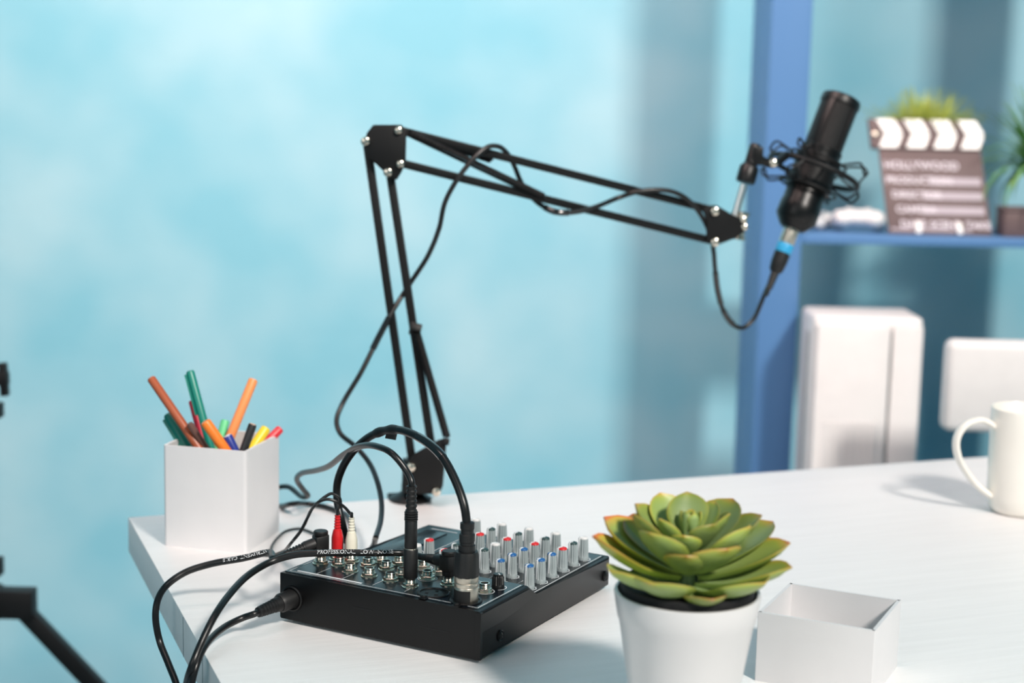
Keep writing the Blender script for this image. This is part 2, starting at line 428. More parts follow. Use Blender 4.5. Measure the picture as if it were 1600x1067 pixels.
# instrument cable 1: angled plug, far left jack
def angled_plug(base, dirv, parent, blen=.034):
    """returns the point where the cable leaves the strain relief"""
    dirv = dirv.normalized(); mt = frame(base, dirv, UP.cross(dirv).normalized(), UP)
    bm = new()
    lathe(bm, M.Translation(base), [(.0030, .0060), (.0030, .0074), (.0052, .0074), (.0056, .0090), (.0056, .0115)], 24)
    box(bm, mt, -.0058, .0060, -.0056, .0056, .0112, .0245, .0012)
    lathe(bm, M.Translation(base), [(.0058, .0245), (.0061, .0252), (.0061, .0272), (.0054, .0280), (0, .0280)], 28)
    body = part('angled_plug', bm, m_rubber, parent)
    tilt = (dirv + V((0, 0, -.10))).normalized()
    st = base + UP * .0180 + dirv * .005
    bmt = axis_frame(st, tilt)
    bm = new(); lathe(bm, bmt, [(.0052, 0), (.0050, .009), (.0046, .010)], 24); boot(bm, bmt, (.0046, .0034), .010, blen - .008, 6)
    lathe(bm, bmt, [(.0033, blen - .010), (.0030, blen - .003)], 20)
    part('strain_relief', bm, m_rubber, body)
    return st + tilt * (blen - .008), tilt
B1 = jackpos(501, 880)
c1 = thing('instrument_cable', 'black cable lettered INSTRUMENT CABLE looping over the desk edge from the leftmost jack', 'cable', tuple(B1))
lp, ld = angled_plug(B1, (onz(440, 863, .056) - onz(490, 850, .060)), c1)
print('plug1 end', lp, proj(lp))
def hp(px, py, h): return onz(px, py, h)
pts1 = [lp - ld * .004, lp + ld * .010, hp(420, 863, .048), hp(380, 872, .042), hp(330, 881, .036), hp(290, 894, .030), hp(262, 913, .021), hp(247, 936, .006), hp(243, 962, -.008), hp(249, 1000, -.03), hp(262, 1034, -.044), hp(275, 1067, -.056), hp(284, 1100, -.07), hp(300, 1180, -.12), hp(305, 1300, -.2)]
_, path1 = cable_part('cable', pts1, .0029, c1, per=10)
cable_text(path1, 'INSTRUMENT  CABLE', (350, 877), .0044, .0029, c1, flip=True)

B2 = jackpos(701, 913)
c2 = thing('instrument_cable', 'black cable lettered PROFESSIONAL LOW NOISE running across the mixer jacks', 'cable', tuple(B2))
lp2, ld2 = angled_plug(B2, (onz(655, 862, .060) - onz(697, 876, .060)), c2, .030)
print('plug2 end', lp2, proj(lp2))
pts2 = [lp2 - ld2 * .003, lp2 + ld2 * .006, hp(630, 864, .0575), hp(590, 864, .059), hp(550, 863.5, .059), hp(500, 864, .058), hp(460, 867, .056), hp(425, 877, .051), hp(390, 897, .046), hp(360, 927, .040), hp(335, 963, .031), hp(315, 1003, .016), hp(300, 1040, .001), hp(292, 1067, -.02), hp(290, 1100, -.05), hp(292, 1200, -.12), hp(296, 1300, -.2)]
_, path2 = cable_part('cable', pts2, .0029, c2, per=10)
w_ = cable_text(path2, 'PROFESSIONAL   LOW  NOISE', (496, 864), .0046, .0029, c2)

# power lead
c3 = thing('power_cable', 'black power lead plugged into the end face of the mixer', 'cable', tuple(pw))
pd = (onz(410, 955, .022) - pw); pd = (-ev * .55 + eu * .45).normalized()
tgt = hp(405, 956, .019); pd = (tgt - pw).normalized()
bm = new(); pm = axis_frame(pw, pd)
L3 = (tgt - pw).length
lathe(bm, pm, [(.0079, -.001), (.0079, L3 * .34), (.0068, L3 * .40)], 28); lathe(bm, pm, [(.0064, L3 * .38), (.0058, L3 * .55)], 24); boot(bm, pm, (.0056, .0046), L3 * .55, L3 * .95, 5)
lathe(bm, pm, [(.0044, L3 * .94), (.0042, L3 * 1.03), (.0030, L3 * 1.05)], 20)
part('power_plug', bm, m_rubber, c3)
cable_part('cable', [pw + pd * L3 * .95, tgt + pd * .006, hp(380, 965, .015), hp(355, 977, .012), hp(332, 995, .0100), hp(315, 1019, .006), hp(305, 1045, -.003), hp(300, 1067, -.014), hp(300, 1100, -.04), hp(303, 1200, -.12), hp(306, 1300, -.2)], .0027, c3)

# straight jack lead with ring collar
B4 = jackpos(641, 916)
c4 = thing('audio_cable', 'black cable arching up from the tall straight plug and away behind the pen holder', 'cable', tuple(B4))
bm = new(); mt = M.Translation(B4)
lathe(bm, mt, [(.0030, .0065), (.0030, .0073), (.0053, .0073), (.0058, .0082), (.0058, .0303), (.0054, .0310)], 28)
lathe(bm, mt, [(.0047, .0316), (.0050, .0321), (.0050, .0535), (.0048, .054)], 28)
for k in range(4): lathe(bm, mt, [(.0050, .0540 + k * .0019), (.0054, .0544 + k * .0019), (.0054, .0553 + k * .0019), (.0050, .0556 + k * .0019)], 28)
boot(bm, mt, (.0047, .0042), .0615, .081, 5)
pl = part('jack_plug', bm, m_rubber, c4)
bm = new(); lathe(bm, mt, [(.0052, .0308), (.0052, .0318)], 28); part('metal_ring', bm, m_nickel, pl)
top4 = B4 + UP * .078
Y4 = B4.y
print('plug4 top', proj(top4), Y4)
pts4 = [top4, top4 + UP * .007, aty(634, 734, Y4 + .005), aty(613, 709, Y4 + .01), aty(587, 697, Y4 + .03), aty(564, 697, Y4 + .06), aty(539, 709, Y4 + .11), aty(514, 728, Y4 + .17), aty(494, 735, Y4 + .23), aty(470, 740, Y4 + .29), aty(464, 750, 1.60), aty(473, 764, 1.62), aty(481, 774, 1.635), aty(472, 776, 1.655), aty(448, 760, 1.69), aty(425, 768, 1.71), aty(420, 786, 1.705), aty(438, 791, 1.67), aty(458, 787, 1.635), onz(480, 787, .004) , onz(505, 791, .0032), onz(530, 799, .0032), onz(541, 804, .0032), onz(548, 815, .0032), onz(551, 828, .0032)]
cable_part('cable', pts4, .0027, c4)

# RCA pair
def rca_plug(base, m, parent):
    bm = new(); mt = M.Translation(base)
    lathe(bm, mt, [(.0046, .0062), (.0050, .0066), (.0050, .0185), (.0044, .0215), (.0036, .0250)], 24); boot(bm, mt, (.0031, .0024), .0250, .0370, 5)
    return part('rca_plug', bm, m, parent, label='ivory plug' if m is m_cream else 'red plug')
Bw = jackpos(549, 877); Br = jackpos(527, 873)
cr_ = thing('rca_cable', 'thin twin black lead with one red and one ivory plug in the mixer', 'cable', tuple(Br))
rca_plug(Br, m_red, cr_); rca_plug(Bw, m_cream, cr_)
tr = Br + UP * .036; tw = Bw + UP * .036
print('rca tops', proj(tr), proj(tw))
yr = Br.y
cable_part('red_lead', [tr, tr + UP * .006, aty(532, 787, yr), aty(530, 777, yr), aty(519, 771, yr), aty(508, 776, yr), aty(496, 786, yr), aty(485, 799, yr + .01), aty(476, 819, yr + .02), aty(467, 834, yr + .02), aty(455, 848, yr + .02), onz(440, 862, .010), onz(428, 866, .003), onz(424, 856, .0022), onz(435, 839, .0022), onz(449, 829, .0022), onz(467, 826, .0022), onz(487, 832, .0022), onz(505, 842, .0022)], .0013, cr_, n=8)
cable_part('white_lead', [tw, tw + UP * .005, aty(548, 803, yr), aty(539, 793, yr), aty(526, 784, yr - .003), aty(512, 780, yr - .004), aty(500, 783, yr - .004), aty(489, 793, yr + .006), aty(480, 810, yr + .014), aty(470, 829, yr + .015), aty(459, 843, yr + .016), onz(446, 860, .014), onz(436, 868, .006), onz(425, 868, .006), onz(410, 868, .010)], .0013, cr_, n=8)

# ------------------------------------------------------------------ boom arm
YB = onz(645, 784).y - .004
def ya(px): return YB + max(0, (px - 610)) / 530 * .14
print('boom Y', YB)
base_pt = onz(641, 781)
boom = thing('boom_arm', 'black scissor boom arm of square bars clamped to the back of the desk', 'microphone arm', tuple(base_pt))
def pl_px(bm, poly, y0, y1, bev=.0006): prism(bm, [aty(x, y, y0) for x, y in poly], [aty(x, y, y0) + V((0, y1 - y0, 0)) for x, y in poly], bev)
def two_plates(name, poly, Y, gap=.011, th=.0022):
    bm = new(); pl_px(bm, poly, Y - gap - th, Y - gap); pl_px(bm, poly, Y + gap, Y + gap + th); return part(name, bm, m_arm, boom)
def screw(px, py, Y, r=.0048, front=.0135, parent=None):
    p = aty(px, py, Y)
    bm = new(); mt = axis_frame(p - V((0, front, 0)), V((0, -1, 0)), V((0, 0, 1)))
    lathe(bm, mt, [(r, 0), (r * 1.02, .0012), (r * .85, .0032), (r * .4, .0042), (0, .0043)], 24)
    mt2 = axis_frame(p + V((0, front, 0)), V((0, 1, 0)), V((0, 0, 1)))
    lathe(bm, mt2, [(r, 0), (r, .003), (r * .6, .004)], 6)
    lathe(bm, mt, [(.0022, -2 * front), (.0022, 0)], 12)
    return part('bolt', bm, m_nickel, parent or boom, label='silver bolt')
# clamp base
bm = new(); mt = M.Translation(base_pt)
lathe(bm, mt, [(.0225, .0), (.0225, .0022), (.0205, .0038), (.012, .0075), (.0095, .010), (.0095, .018)], 36)
part('base_flange', bm, m_black, boom)
bm = new()
be = DM.inverted() @ base_pt
bx = frame(DM @ V((be.x, 0, 0)), bd, -ed, UP)
box(bm, bx, -.018, .018, be.y * 1.0 - .014, .0145, .0000, .0025, .0006); box(bm, bx, -.018, .018, .0015, .0145, -.075, .0025, .001); box(bm, bx, -.018, .018, -.03, .0145, -.078, -.070, .001)
lathe(bm, bx @ M.Translation((0, -.015, -.072)), [(.005, 0), (.005, .028), (.011, .028), (.011, .0355)], 20)
part('desk_clamp', bm, m_arm, boom)
low = [(630, 731), (647, 709), (684, 688), (697, 684), (697, 700), (692, 760), (688, 768), (655, 772), (632, 769)]
two_plates('lower_bracket', low, YB)
bm = new(); pc = aty(650, 762, YB); lathe(bm, M.Translation(V((base_pt.x, YB, TT + .012))), [(.0082, 0), (.0082, .035)], 20); box(bm, M.Translation(aty(664, 742, YB)), -.0135, .0135, -.0108, .0108, -.018, .018, .001)
part('swivel_block', bm, m_arm, boom)
up = [(569, 222), (573, 208), (583, 195), (627, 195), (635, 203), (634, 252), (628, 268), (620, 281), (610, 278), (586, 255), (572, 242)]
two_plates('elbow_bracket', up, ya(610))
E0 = ya(610)
def arm(p, q, yp, yq, name='arm_bar', w=.0082):
    bm = new(); bar(bm, aty(*p, yp), aty(*q, yq), w, .0082); return part(name, bm, m_arm, boom)
arm((573, 221), (645, 727), E0, YB); arm((609, 268), (684, 762), E0, YB)
E1 = ya(1115)
arm((626, 204), (1116, 329), E0, E1); arm((627, 255), (1116, 377), E0, E1)
for p in ((573, 220), (608, 268)): screw(*p, E0)
for p in ((624, 203), (627, 255)): screw(*p, E0, .0042)
for p in ((644, 725), (683, 763)): screw(*p, YB)
endp = [(1097, 328), (1104, 321), (1120, 321), (1142, 334), (1164, 345), (1163, 362), (1147, 373), (1118, 384), (1103, 379), (1104, 360), (1106, 347), (1101, 336)]
two_plates('end_bracket', endp, E1, gap=.009)
for p in ((1115, 329), (1115, 377)): screw(*p, E1, .0050, .0115)
bm = new(); p = aty(1157, 352, E1)
lathe(bm, axis_frame(aty(1154, 374, E1), aty(1162, 330, E1) - aty(1154, 374, E1)), [(.0075, 0), (.0075, .003), (.0058, .004), (.0058, .026), (.0072, .027), (.0072, .031)], 24)
part('end_swivel', bm, m_nickel, boom, label='silver swivel at the arm end')
for p in ((1159, 341), (1161, 353)): screw(*p, E1, .0040, .0105)
# springs
def spring(p, q, turns, rc, parent, rod0=0.0, rod1=0.0):
    ax = q - p; Ln = ax.length; mt = axis_frame(p, ax)
    path = [mt @ V((0, 0, 0))]; n = turns * 10
    a0_, a1_ = Ln * rod0, Ln * (1 - rod1)
    for i in range(n + 1):
        a = 2 * math.pi * i / 10; path.append(mt @ V((rc * math.cos(a), rc * math.sin(a), a0_ + (a1_ - a0_) * i / n)))
    path.append(mt @ V((0, 0, Ln)))
    bm = new(); tube(bm, path, .00085, 6); return part('spring', bm, m_arm, parent)
spring(aty(649, 512, YB - .009), aty(699, 686, YB - .012), 70, .0034, boom, .05, .02)
spring(aty(634, 205, E0 - .010), aty(852, 309, ya(852) - .010), 88, .0036, boom, .02, .02)
spring(aty(634, 206, E0 + .010), aty(770, 250, ya(770) + .010), 60, .0036, boom, .02, .02)
bm = new(); bar(bm, aty(697, 690, YB - .016), aty(697, 690, YB + .016), .007, .007); part('spring_anchor', bm, m_arm, boom)
bm = new(); bar(bm, aty(650, 510, YB - .014), aty(648, 519, YB + .006), .012, .008); part('spring_clip', bm, m_arm, boom)

# ------------------------------------------------------------------ microphone and shock mount
YM = E1 + .06
mb = aty(1237, 358, YM); mtp = aty(1317, 150, YM + .03)
ax = (mtp - mb); ML = ax.length; ax.normalize()
MX = axis_frame(mb, ax, V((0, -1, 0)))
print('mic length', ML, 'YM', YM)
mic = thing('condenser_microphone', 'black condenser microphone with mesh grille tilted in its shock mount', 'microphone', tuple(mb))
RM = .0228
bm = new(); lathe(bm, MX, [(.013, 0), (.0155, .002), (.0205, .0085), (RM + .001, .013), (RM + .001, .030), (RM, .032), (RM, ML * .57), (RM + .0008, ML * .575), (RM + .0008, ML * .60), (RM - .001, ML * .605)], 48)
part('body', bm, mat('black_lacquer', (8, 8, 9), .35, spec=.35), mic)
m_mesh = mat('grille_mesh', (9, 9, 10), .5, spec=.35, bump=1.0, bscale=900)
bm = new(); lathe(bm, MX, [(RM - .0012, ML * .60), (RM - .0012, ML * .93)], 48)
part('grille', bm, m_mesh, mic)
bm = new()
for a in (0, 90, 180, 270):
    box(bm, MX @ M.Rotation(R(a + 50), 4, 'Z'), RM - .0022, RM - .0002, -.0045, .0045, ML * .60, ML * .94, .0004)
part('grille_rib', bm, m_black, mic)
bm = new(); lathe(bm, MX, [(RM - .0014, ML * .925), (RM + .0002, ML * .93), (RM + .0002, ML * .965), (RM - .001, ML * .985), (RM - .005, ML * .997), (0, ML)], 48)
part('top_cap', bm, m_black, mic)

mount = thing('shock_mount', 'black spider shock mount with wire loops gripping the microphone', 'shock mount', tuple(aty(1180, 270, E1)))
def ring(bm, z, rad, r, n=48, sq=1.0):
    path = [MX @ V((rad * math.cos(2 * math.pi * i / n), rad * sq * math.sin(2 * math.pi * i / n), z)) for i in range(n)]
    T = path; rings = []
    for i, p in enumerate(path):
        c = MX @ V((0, 0, z)); n0 = (p - c).normalized()
        rings.append([bm.verts.new(p + n0 * (r * math.cos(2*math.pi*k/10)) + ax * (r * math.sin(2*math.pi*k/10))) for k in range(10)])
    for i in range(n):
        a, b = rings[i], rings[(i + 1) % n]
        for k in range(10): bm.faces.new((a[k], a[(k+1) % 10], b[(k+1) % 10], b[k]))
zc = ML * .43
RO = .052
bm = new(); ring(bm, zc, RO, .0032); part('outer_ring', bm, m_arm, mount)
bm = new(); lathe(bm, MX, [(RM + .0005, zc - .022), (RM + .004, zc - .021), (RM + .004, zc - .013), (RM + .0025, zc - .012), (RM + .0025, zc + .008), (RM + .004, zc + .009), (RM + .004, zc + .016), (RM + .0005, zc + .017), (RM + .0005, zc - .022)], 40, cap=False)
part('inner_collar', bm, m_black, mount)
bm = new(); ring(bm, zc + .014, RM + .0105, .0014); ring(bm, zc - .020, RM + .0105, .0014); part('inner_ring', bm, m_arm, mount)
for k in range(4):
    a = R(45 + 90 * k + 12)
    for s in (1, -1):
        bm = new()
        # a wire hook looping from the inner ring outwards
        da = R(9)
        P = lambda rr, aa, z: MX @ V((rr * math.cos(aa), rr * math.sin(aa), zc + z))
        pts = [P(RM + .006, a - da, .014 * s), P(RM + .020, a - da, .019 * s), P(RO + .002, a - da, .021 * s), P(RO + .007, a - da * .5, .012 * s), P(RO + .007, a + da * .5, .012 * s), P(RO + .002, a + da, .021 * s), P(RM + .020, a + da, .019 * s), P(RM + .006, a + da, .014 * s)]
        tube(bm, spline(pts, 6), .0013, 8); part('wire_hook', bm, m_arm, mount)
    bm = new(); pts = [P(RO + .0095, a, .016), P(RO + .002, a + R(6), .0), P(RO + .0095, a, -.016)]; tube(bm, spline(pts, 6), .0012, 8); part('elastic_band', bm, m_rubber, mount)
    bm = new(); pts = [P(RM + .005, a + R(45), .010), P((RO + RM) / 2, a + R(40), .004), P(RO, a + R(36), 0)]; tube(bm, spline(pts, 6), .0014, 8); part('elastic_band', bm, m_rubber, mount)
# swivel of the mount
kb_ = aty(1170, 278, E1 + .006); kt_ = aty(1182, 236, E1 + .012)
bm = new(); lathe(bm, axis_frame(aty(1164, 285, E1 + .004), kt_ - kb_), [(.0100, 0), (.0108, .002), (.0108, .017), (.0085, .020), (.0068, .022), (.0068, .040), (.0052, .044)], 24, lambda r, z, a, k: r * (1 - .05 * (k in (1, 2)) * (math.cos(12 * a) > 0)))
part('swivel_socket', bm, m_black, mount)
bm = new(); q0 = aty(1183, 246, E1 + .012); q1 = MX @ V((0, 0, zc)); dirq = (q1 - q0); dirq = dirq - ax * dirq.dot(ax); 
q2 = q1 - dirq.normalized() * RO
tube(bm, spline([q0, aty(1194, 252, E1 + .015), aty(1208, 256, E1 + .02), q2], 6), .0048, 12); box(bm, axis_frame(aty(1182, 242, E1 + .012), V((0, 1, 0)), UP), -.011, .009, -.006, .006, -.010, .010, .001)
part('swivel_arm', bm, m_black, mount)
bm = new(); p = aty(1207, 254, E1 + .018); lathe(bm, axis_frame(p - V((0, .005, 0)), V((0, -1, 0)), UP), [(.0045, 0), (.0045, .003), (.002, .0045), (0, .0046)], 20); part('bolt', bm, m_nickel, mount)
bm = new(); lathe(bm, axis_frame(aty(1148, 338, E1), aty(1162, 288, E1 + .004) - aty(1148, 338, E1)), [(.0045, 0), (.0045, (aty(1162, 288, E1 + .004) - aty(1148, 338, E1)).length)], 24)
part('threaded_rod', bm, m_chrome, mount, label='chrome rod')

# microphone cable ----------------------------------------------------
mc = thing('microphone_cable', 'long black cable wound along the boom arm down to the mixer\'s silver plug', 'cable', tuple(xp.translation))
XM = axis_frame(mb, -ax, V((0, -1, 0)))
bm = new(); lathe(bm, XM, [(.0088, -.002), (.0090, 0), (.0090, .020), (.0086, .021)], 32); plug_m = part('xlr_plug', bm, m_satin, mc, label='satin nickel plug shell')
bm = new(); lathe(bm, XM, [(.0094, .018), (.0097, .019), (.0097, .028), (.0094, .029)], 32); part('blue_ring', bm, mat('sky_blue_plastic', (50, 160, 210), .4), plug_m, label='sky blue ring')
bm = new(); lathe(bm, XM, [(.0093, .028), (.0093, .040), (.0080, .050), (.0058, .053)], 28); boot(bm, XM, (.0055, .0040), .052, .072, 5); part('plug_grip', bm, m_rubber, plug_m)
cend = mb - ax * .070
print('mic plug end', proj(cend))
def ay(px, py, o=0.0): return aty(px, py, ya(px) + o)
Yx = xp.translation.y
tx = xp.translation + UP * .060
print('xlr top', proj(tx), 'Yx', Yx)
def yl(px): return Yx + (729 - px) / 200 * .14
pts = [cend, cend - ax * .010, aty(1199, 449, YM - .004), aty(1189, 474, YM - .006), aty(1177, 499, YM - .008), aty(1161, 512, YM - .014), aty(1147, 508, YM - .022), aty(1132, 489, YM - .03), aty(1122, 457, YM - .04), aty(1117, 416, E1 + .005), aty(1115, 392, E1), aty(1112, 378, E1), ay(1104, 352), ay(1083, 320, -.008), ay(1060, 303, -.014), ay(1037, 297, -.014), ay(999, 299, -.010), ay(966, 309, -.002), ay(934, 322, -.012), ay(901, 331, -.016), ay(868, 331, -.014), ay(842, 318, .002), ay(825, 301, .010), ay(814, 284, .010), ay(803, 258, .008), ay(792, 239, -.004), ay(779, 229, -.014), ay(764, 229, -.016), ay(747, 241, -.018), ay(727, 263, -.018), ay(712, 284, -.018), ay(695, 317, -.016), ay(686, 357, -.014), ay(669, 399, -.008), aty(642, 441, YB + .010), aty(617, 480, YB - .002), aty(593, 524, YB - .014), aty(564, 582, YB - .03), aty(535, 631, YB - .04), aty(526, 656, YB - .05), aty(531, 676, YB - .06), aty(556, 698, YB - .08), aty(576, 722, YB - .1), aty(589, 751, YB - .13), aty(596, 784, YB - .16), aty(595, 813, YB - .19), aty(587, 840, 1.47)]
low_ = [onz(582, 855, .006), onz(574, 864, .0034), onz(560, 868, .0034), onz(548, 866, .0034)]
loop = [aty(541, 845, yl(541) + .02), aty(534, 815, yl(534)), aty(527, 782, yl(527)), aty(527, 756, yl(527)), aty(535, 731, yl(535)), aty(551, 706, yl(551)), aty(572, 686, yl(572)), aty(593, 675, yl(593)), aty(617, 671, yl(617)), aty(642, 677, yl(642)), aty(671, 694, yl(671)), aty(692, 715, yl(692)), aty(712, 752, yl(712)), aty(725, 789, yl(726)), tx]
pc1 = spline(pts, 8); T1 = pc1
bm = new(); tube(bm, pc1, .0026, 12); part('cable', bm, m_cable, mc)
low_path = spline([pts[-1]] + low_ + [loop[0]], 8); bm = new(); tube(bm, low_path, .0028, 12); part('cable', bm, m_cable, mc)
lpth = spline(loop, 8); bm = new(); tube(bm, lpth, .0034, 14); part('cable', bm, m_cable, mc)
# tape and ties
def near(path, px, py): return min(range(len(path)), key=lambda i: (proj(path[i])[0] - px) ** 2 + (proj(path[i])[1] - py) ** 2)
i = near(lpth, 606, 672); bm = new(); tube(bm, lpth[i - 6:i + 7], .0040, 14, rfun=lambda t: .0038 + .0004 * math.sin(t * 11)); box(bm, axis_frame(lpth[i] - UP * .004, V((1, .2, -.2))), -.0004, .0004, -.004, .003, -.001, .008); part('tape_wrap', bm, m_rubber, mc)
m_tape = mat('glossy_tape', (24, 24, 24), .15, coat=.6)
i = near(lpth, 676, 699); bm = new(); tube(bm, lpth[i - 7:i + 7], .0037, 14); part('tape_wrap', bm, m_tape, mc)
for px, py, n_ in ((596, 518, 4), (1122, 452, 5), (1137, 497, 4), (868, 331, 5)):
    i = near(pc1, px, py); bm = new(); tube(bm, pc1[i - n_:i + n_ + 1], .0034, 12); part('cable_tie', bm, m_tape, mc)
# silver XLR plug in the mixer
bm = new(); lathe(bm, xp, [(.0093, .0005), (.0095, .001), (.0095, .0120), (.0093, .0124), (.0095, .0128), (.0095, .0155), (.0092, .0158), (.0095, .0162), (.0095, .0205)], 40); pl5 = part('xlr_plug', bm, m_satin, mc, label='satin nickel plug shell')
# dark latch window on the shell, facing the viewer's left
bm = new(); n_ = 16; av = math.atan2((xp.inverted() @ CAM).y, (xp.inverted() @ CAM).x)
rows = [[bm.verts.new(xp @ V((r_ * math.cos(av + R(a)), r_ * math.sin(av + R(a)), z))) for a in [(-95 + 115 * i / n_) for i in range(n_ + 1)]] for r_, z in ((.0090, .0012), (.00968, .0012), (.00968, .0105), (.0090, .0105))]
for a_, b_ in zip(rows, rows[1:]):
    for i in range(n_): bm.faces.new((a_[i], a_[i + 1], b_[i + 1], b_[i]))
part('latch_window', bm, m_dark, pl5)
bm = new(); lathe(bm, xp, [(.0094, .0200), (.0098, .0210), (.0100, .0240), (.0094, .0375), (.0088, .0400), (.0066, .0402)], 48, lambda r, z, a, k: r * (1 - .035 * (1 <= k <= 4) * (math.cos(10 * a) > .55)))
lathe(bm, xp, [(.0066, .0395), (.0066, .0450), (.0056, .0455), (.0056, .0475), (.0062, .0480), (.0062, .0535), (.0050, .0545), (.0050, .0575), (.0056, .0580), (.0056, .0625), (.0040, .0635)], 28)
part('plug_grip', bm, m_rubber, pl5)

# ------------------------------------------------------------------ pen holder and pens
PA, PB, PC = onz(385, 865), onz(253.5, 857), onz(446, 840)
_v = ray(385, 865); _v.z = 0; _v.normalize()
_ha = math.atan2(_v.y, _v.x) + R(90 - 23); hx = V((math.cos(_ha), math.sin(_ha), 0)); hy = V((hx.y, -hx.x, 0))
if hy.y < 0: hy = -hy
HW = HDp = 145 / FPX * PA.y
HHp = None
# holder height from its near top corner
d = ray(386, 706); t = ((PA - CAM).x * d.x + (PA - CAM).y * d.y) / (d.x ** 2 + d.y ** 2); HHp = (CAM + d * t).z - TT
print('holder', HW, (PC - PA).dot(hy), (PC - PA).dot(hx), HHp)
HM = frame(PA, hx, hy, UP)
hold = thing('pen_holder', 'white square pen holder full of coloured pens at the back left desk corner', 'pen holder', tuple(PA), math.atan2(hx.y, hx.x))
def open_box(bm, mt, x, y, h, th, bot, vb=.002, rim=.0006):
    box(bm, mt, 0, x, 0, y, 0, h)
    bm.faces.ensure_lookup_table()
    top = bm.faces[1]
    ve = [e_ for e_ in bm.edges if abs((e_.verts[0].co - e_.verts[1].co).normalized().z) > .9]
    bmesh.ops.bevel(bm, geom=ve, offset=vb, segments=4, profile=.5, affect='EDGES')
    top = max(bm.faces, key=lambda f: f.calc_center_median().z)
    bmesh.ops.inset_region(bm, faces=[top], thickness=th, depth=0)
    ext = bmesh.ops.extrude_face_region(bm, geom=[top])
    vs = [g for g in ext['geom'] if isinstance(g, bmesh.types.BMVert)]
    bmesh.ops.translate(bm, vec=V((0, 0, -(h - bot))), verts=vs)
    if top.is_valid: bmesh.ops.delete(bm, geom=[top], context='FACES_ONLY')
bm = new(); open_box(bm, HM, HW, HDp, HHp, .0030, .004, .0035); part('cup', bm, m_paper, hold, smooth=30)
def pen(name, label, cols, top, rim, yt, yr_, r, parts=(), clip=None, group='coloured pens in the white holder', tip=None):
    """top/rim: picture positions; yt/yr_: depth inside the holder as a fraction (0 front, 1 back)"""
    P0 = PA.y + yt * .09; P1 = PA.y + yr_ * .09
    a = aty(*top, P0); b = aty(*rim, P1); dv = (b - a).normalized()
    inv = HM.inverted(); p = b.copy(); q = b.copy()
    for k in range(200):
        q = b + dv * (.001 * k); l = inv @ q
        if l.z < .0055 + r or l.x < .0035 + r or l.x > HW - .0035 - r or l.y < .0035 + r or l.y > HDp - .0035 - r: break
        p = q
    Ln = (a - p).length
    o = thing(name, label, 'pen', tuple(p), 0, group)
    mt = axis_frame(p, a - p); bm = new()
    lathe(bm, mt, [(r * .8, 0), (r, .002), (r, Ln - .0012), (r * .9, Ln), (r * .3, Ln)], 20); body = part('barrel', bm, cols[0], o)
    bm = new(); lathe(bm, mt, [(r * .72, Ln - .0002), (r * .72, Ln + .0006), (0, Ln + .0006)], 20); part('end_plug', bm, cols[1], o)
    if clip:
        bm = new(); sx = 1 if clip > 0 else -1
        mt2 = mt @ M.Rotation(math.pi / 2 * sx, 4, 'Z')
        box(bm, mt2, r * .9, r * 1.55, -r * .32, r * .32, Ln - .042, Ln - .002, .0003); part('clip', bm, cols[0], o)
    if tip:
        bm = new(); lathe(bm, mt, [(r * 1.02, Ln - tip), (r * 1.02, Ln - tip - .001), (r * 1.02, Ln - tip - .006)], 20); part('band', bm, cols[1], o)
    return o
def pm(n, c, **k): return mat(n, c, .35, var=.03, **k)
p_br = pm('pen_brown', (164, 82, 48)); p_gr = pm('pen_teal_green', (10, 128, 112)); p_rd = pm('pen_crimson', (214, 44, 70)); p_or = pm('pen_orange', (240, 128, 44)); p_lo = pm('pen_light_orange', (246, 150, 88))
p_lg = pm('pen_light_green', (110, 214, 150)); p_bl = pm('pen_navy', (34, 52, 140)); p_bk = pm('pen_black', (34, 34, 36)); p_ye = pm('pen_yellow', (238, 206, 40)); p_re = pm('pen_red', (214, 40, 52)); p_db = pm('pen_dark_brown', (104, 74, 66)); p_wd = pm('pen_pale_wood', (222, 178, 150)); p_wh = pm('pen_white', (232, 228, 230))
pen('felt_pen', 'tall brown pen leaning left out of the white holder', (p_br, p_br), (236, 591), (308, 696), .55, .35, .0042)
pen('felt_pen', 'short green pen with a clip at the left rim of the holder', (p_gr, p_gr), (262, 648), (292, 697), .62, .50, .0046, clip=-1)
pen('felt_pen', 'tallest green pen with a clip in the middle of the holder', (p_gr, p_gr), (297, 580), (328, 695), .65, .52, .0040, clip=-1)
pen('felt_pen', 'crimson pen between the brown and the tall green pen', (p_rd, p_rd), (301, 626), (316, 684), .85, .80, .0042)
pen('pencil', 'dark brown short pencil beside the crimson pen', (p_db, p_db), (296, 662), (319, 696), .30, .36, .0032)
pen('felt_pen', 'short orange pen tilted left at the front rim of the holder', (p_or, p_lo), (321, 659), (350, 700), .20, .24, .0050)
pen('felt_pen', 'pale green pen half hidden between the two orange pens', (p_lg, p_lg), (352, 657), (345, 686), .95, .90, .0042)
pen('felt_pen', 'tall light orange pen leaning right out of the holder', (p_lo, p_lo), (396, 593), (362, 677), .95, .80, .0046)
pen('felt_pen', 'short navy blue pen with a pale end beside the black pencil', (p_bl, p_wh), (355, 681), (366, 703), .30, .30, .0046)
pen('pencil', 'black pencil with a bare wood end leaning right', (p_bk, p_wd), (395, 663), (381, 703), .30, .25, .0040)
pen('felt_pen', 'yellow pen beside the black pencil in the holder', (p_ye, p_ye), (416, 669), (394, 701), .60, .50, .0048)
pen('felt_pen', 'red pen leaning over the right rim of the holder', (p_re, p_re), (438, 670), (412, 695), .85, .75, .0042, tip=.012)

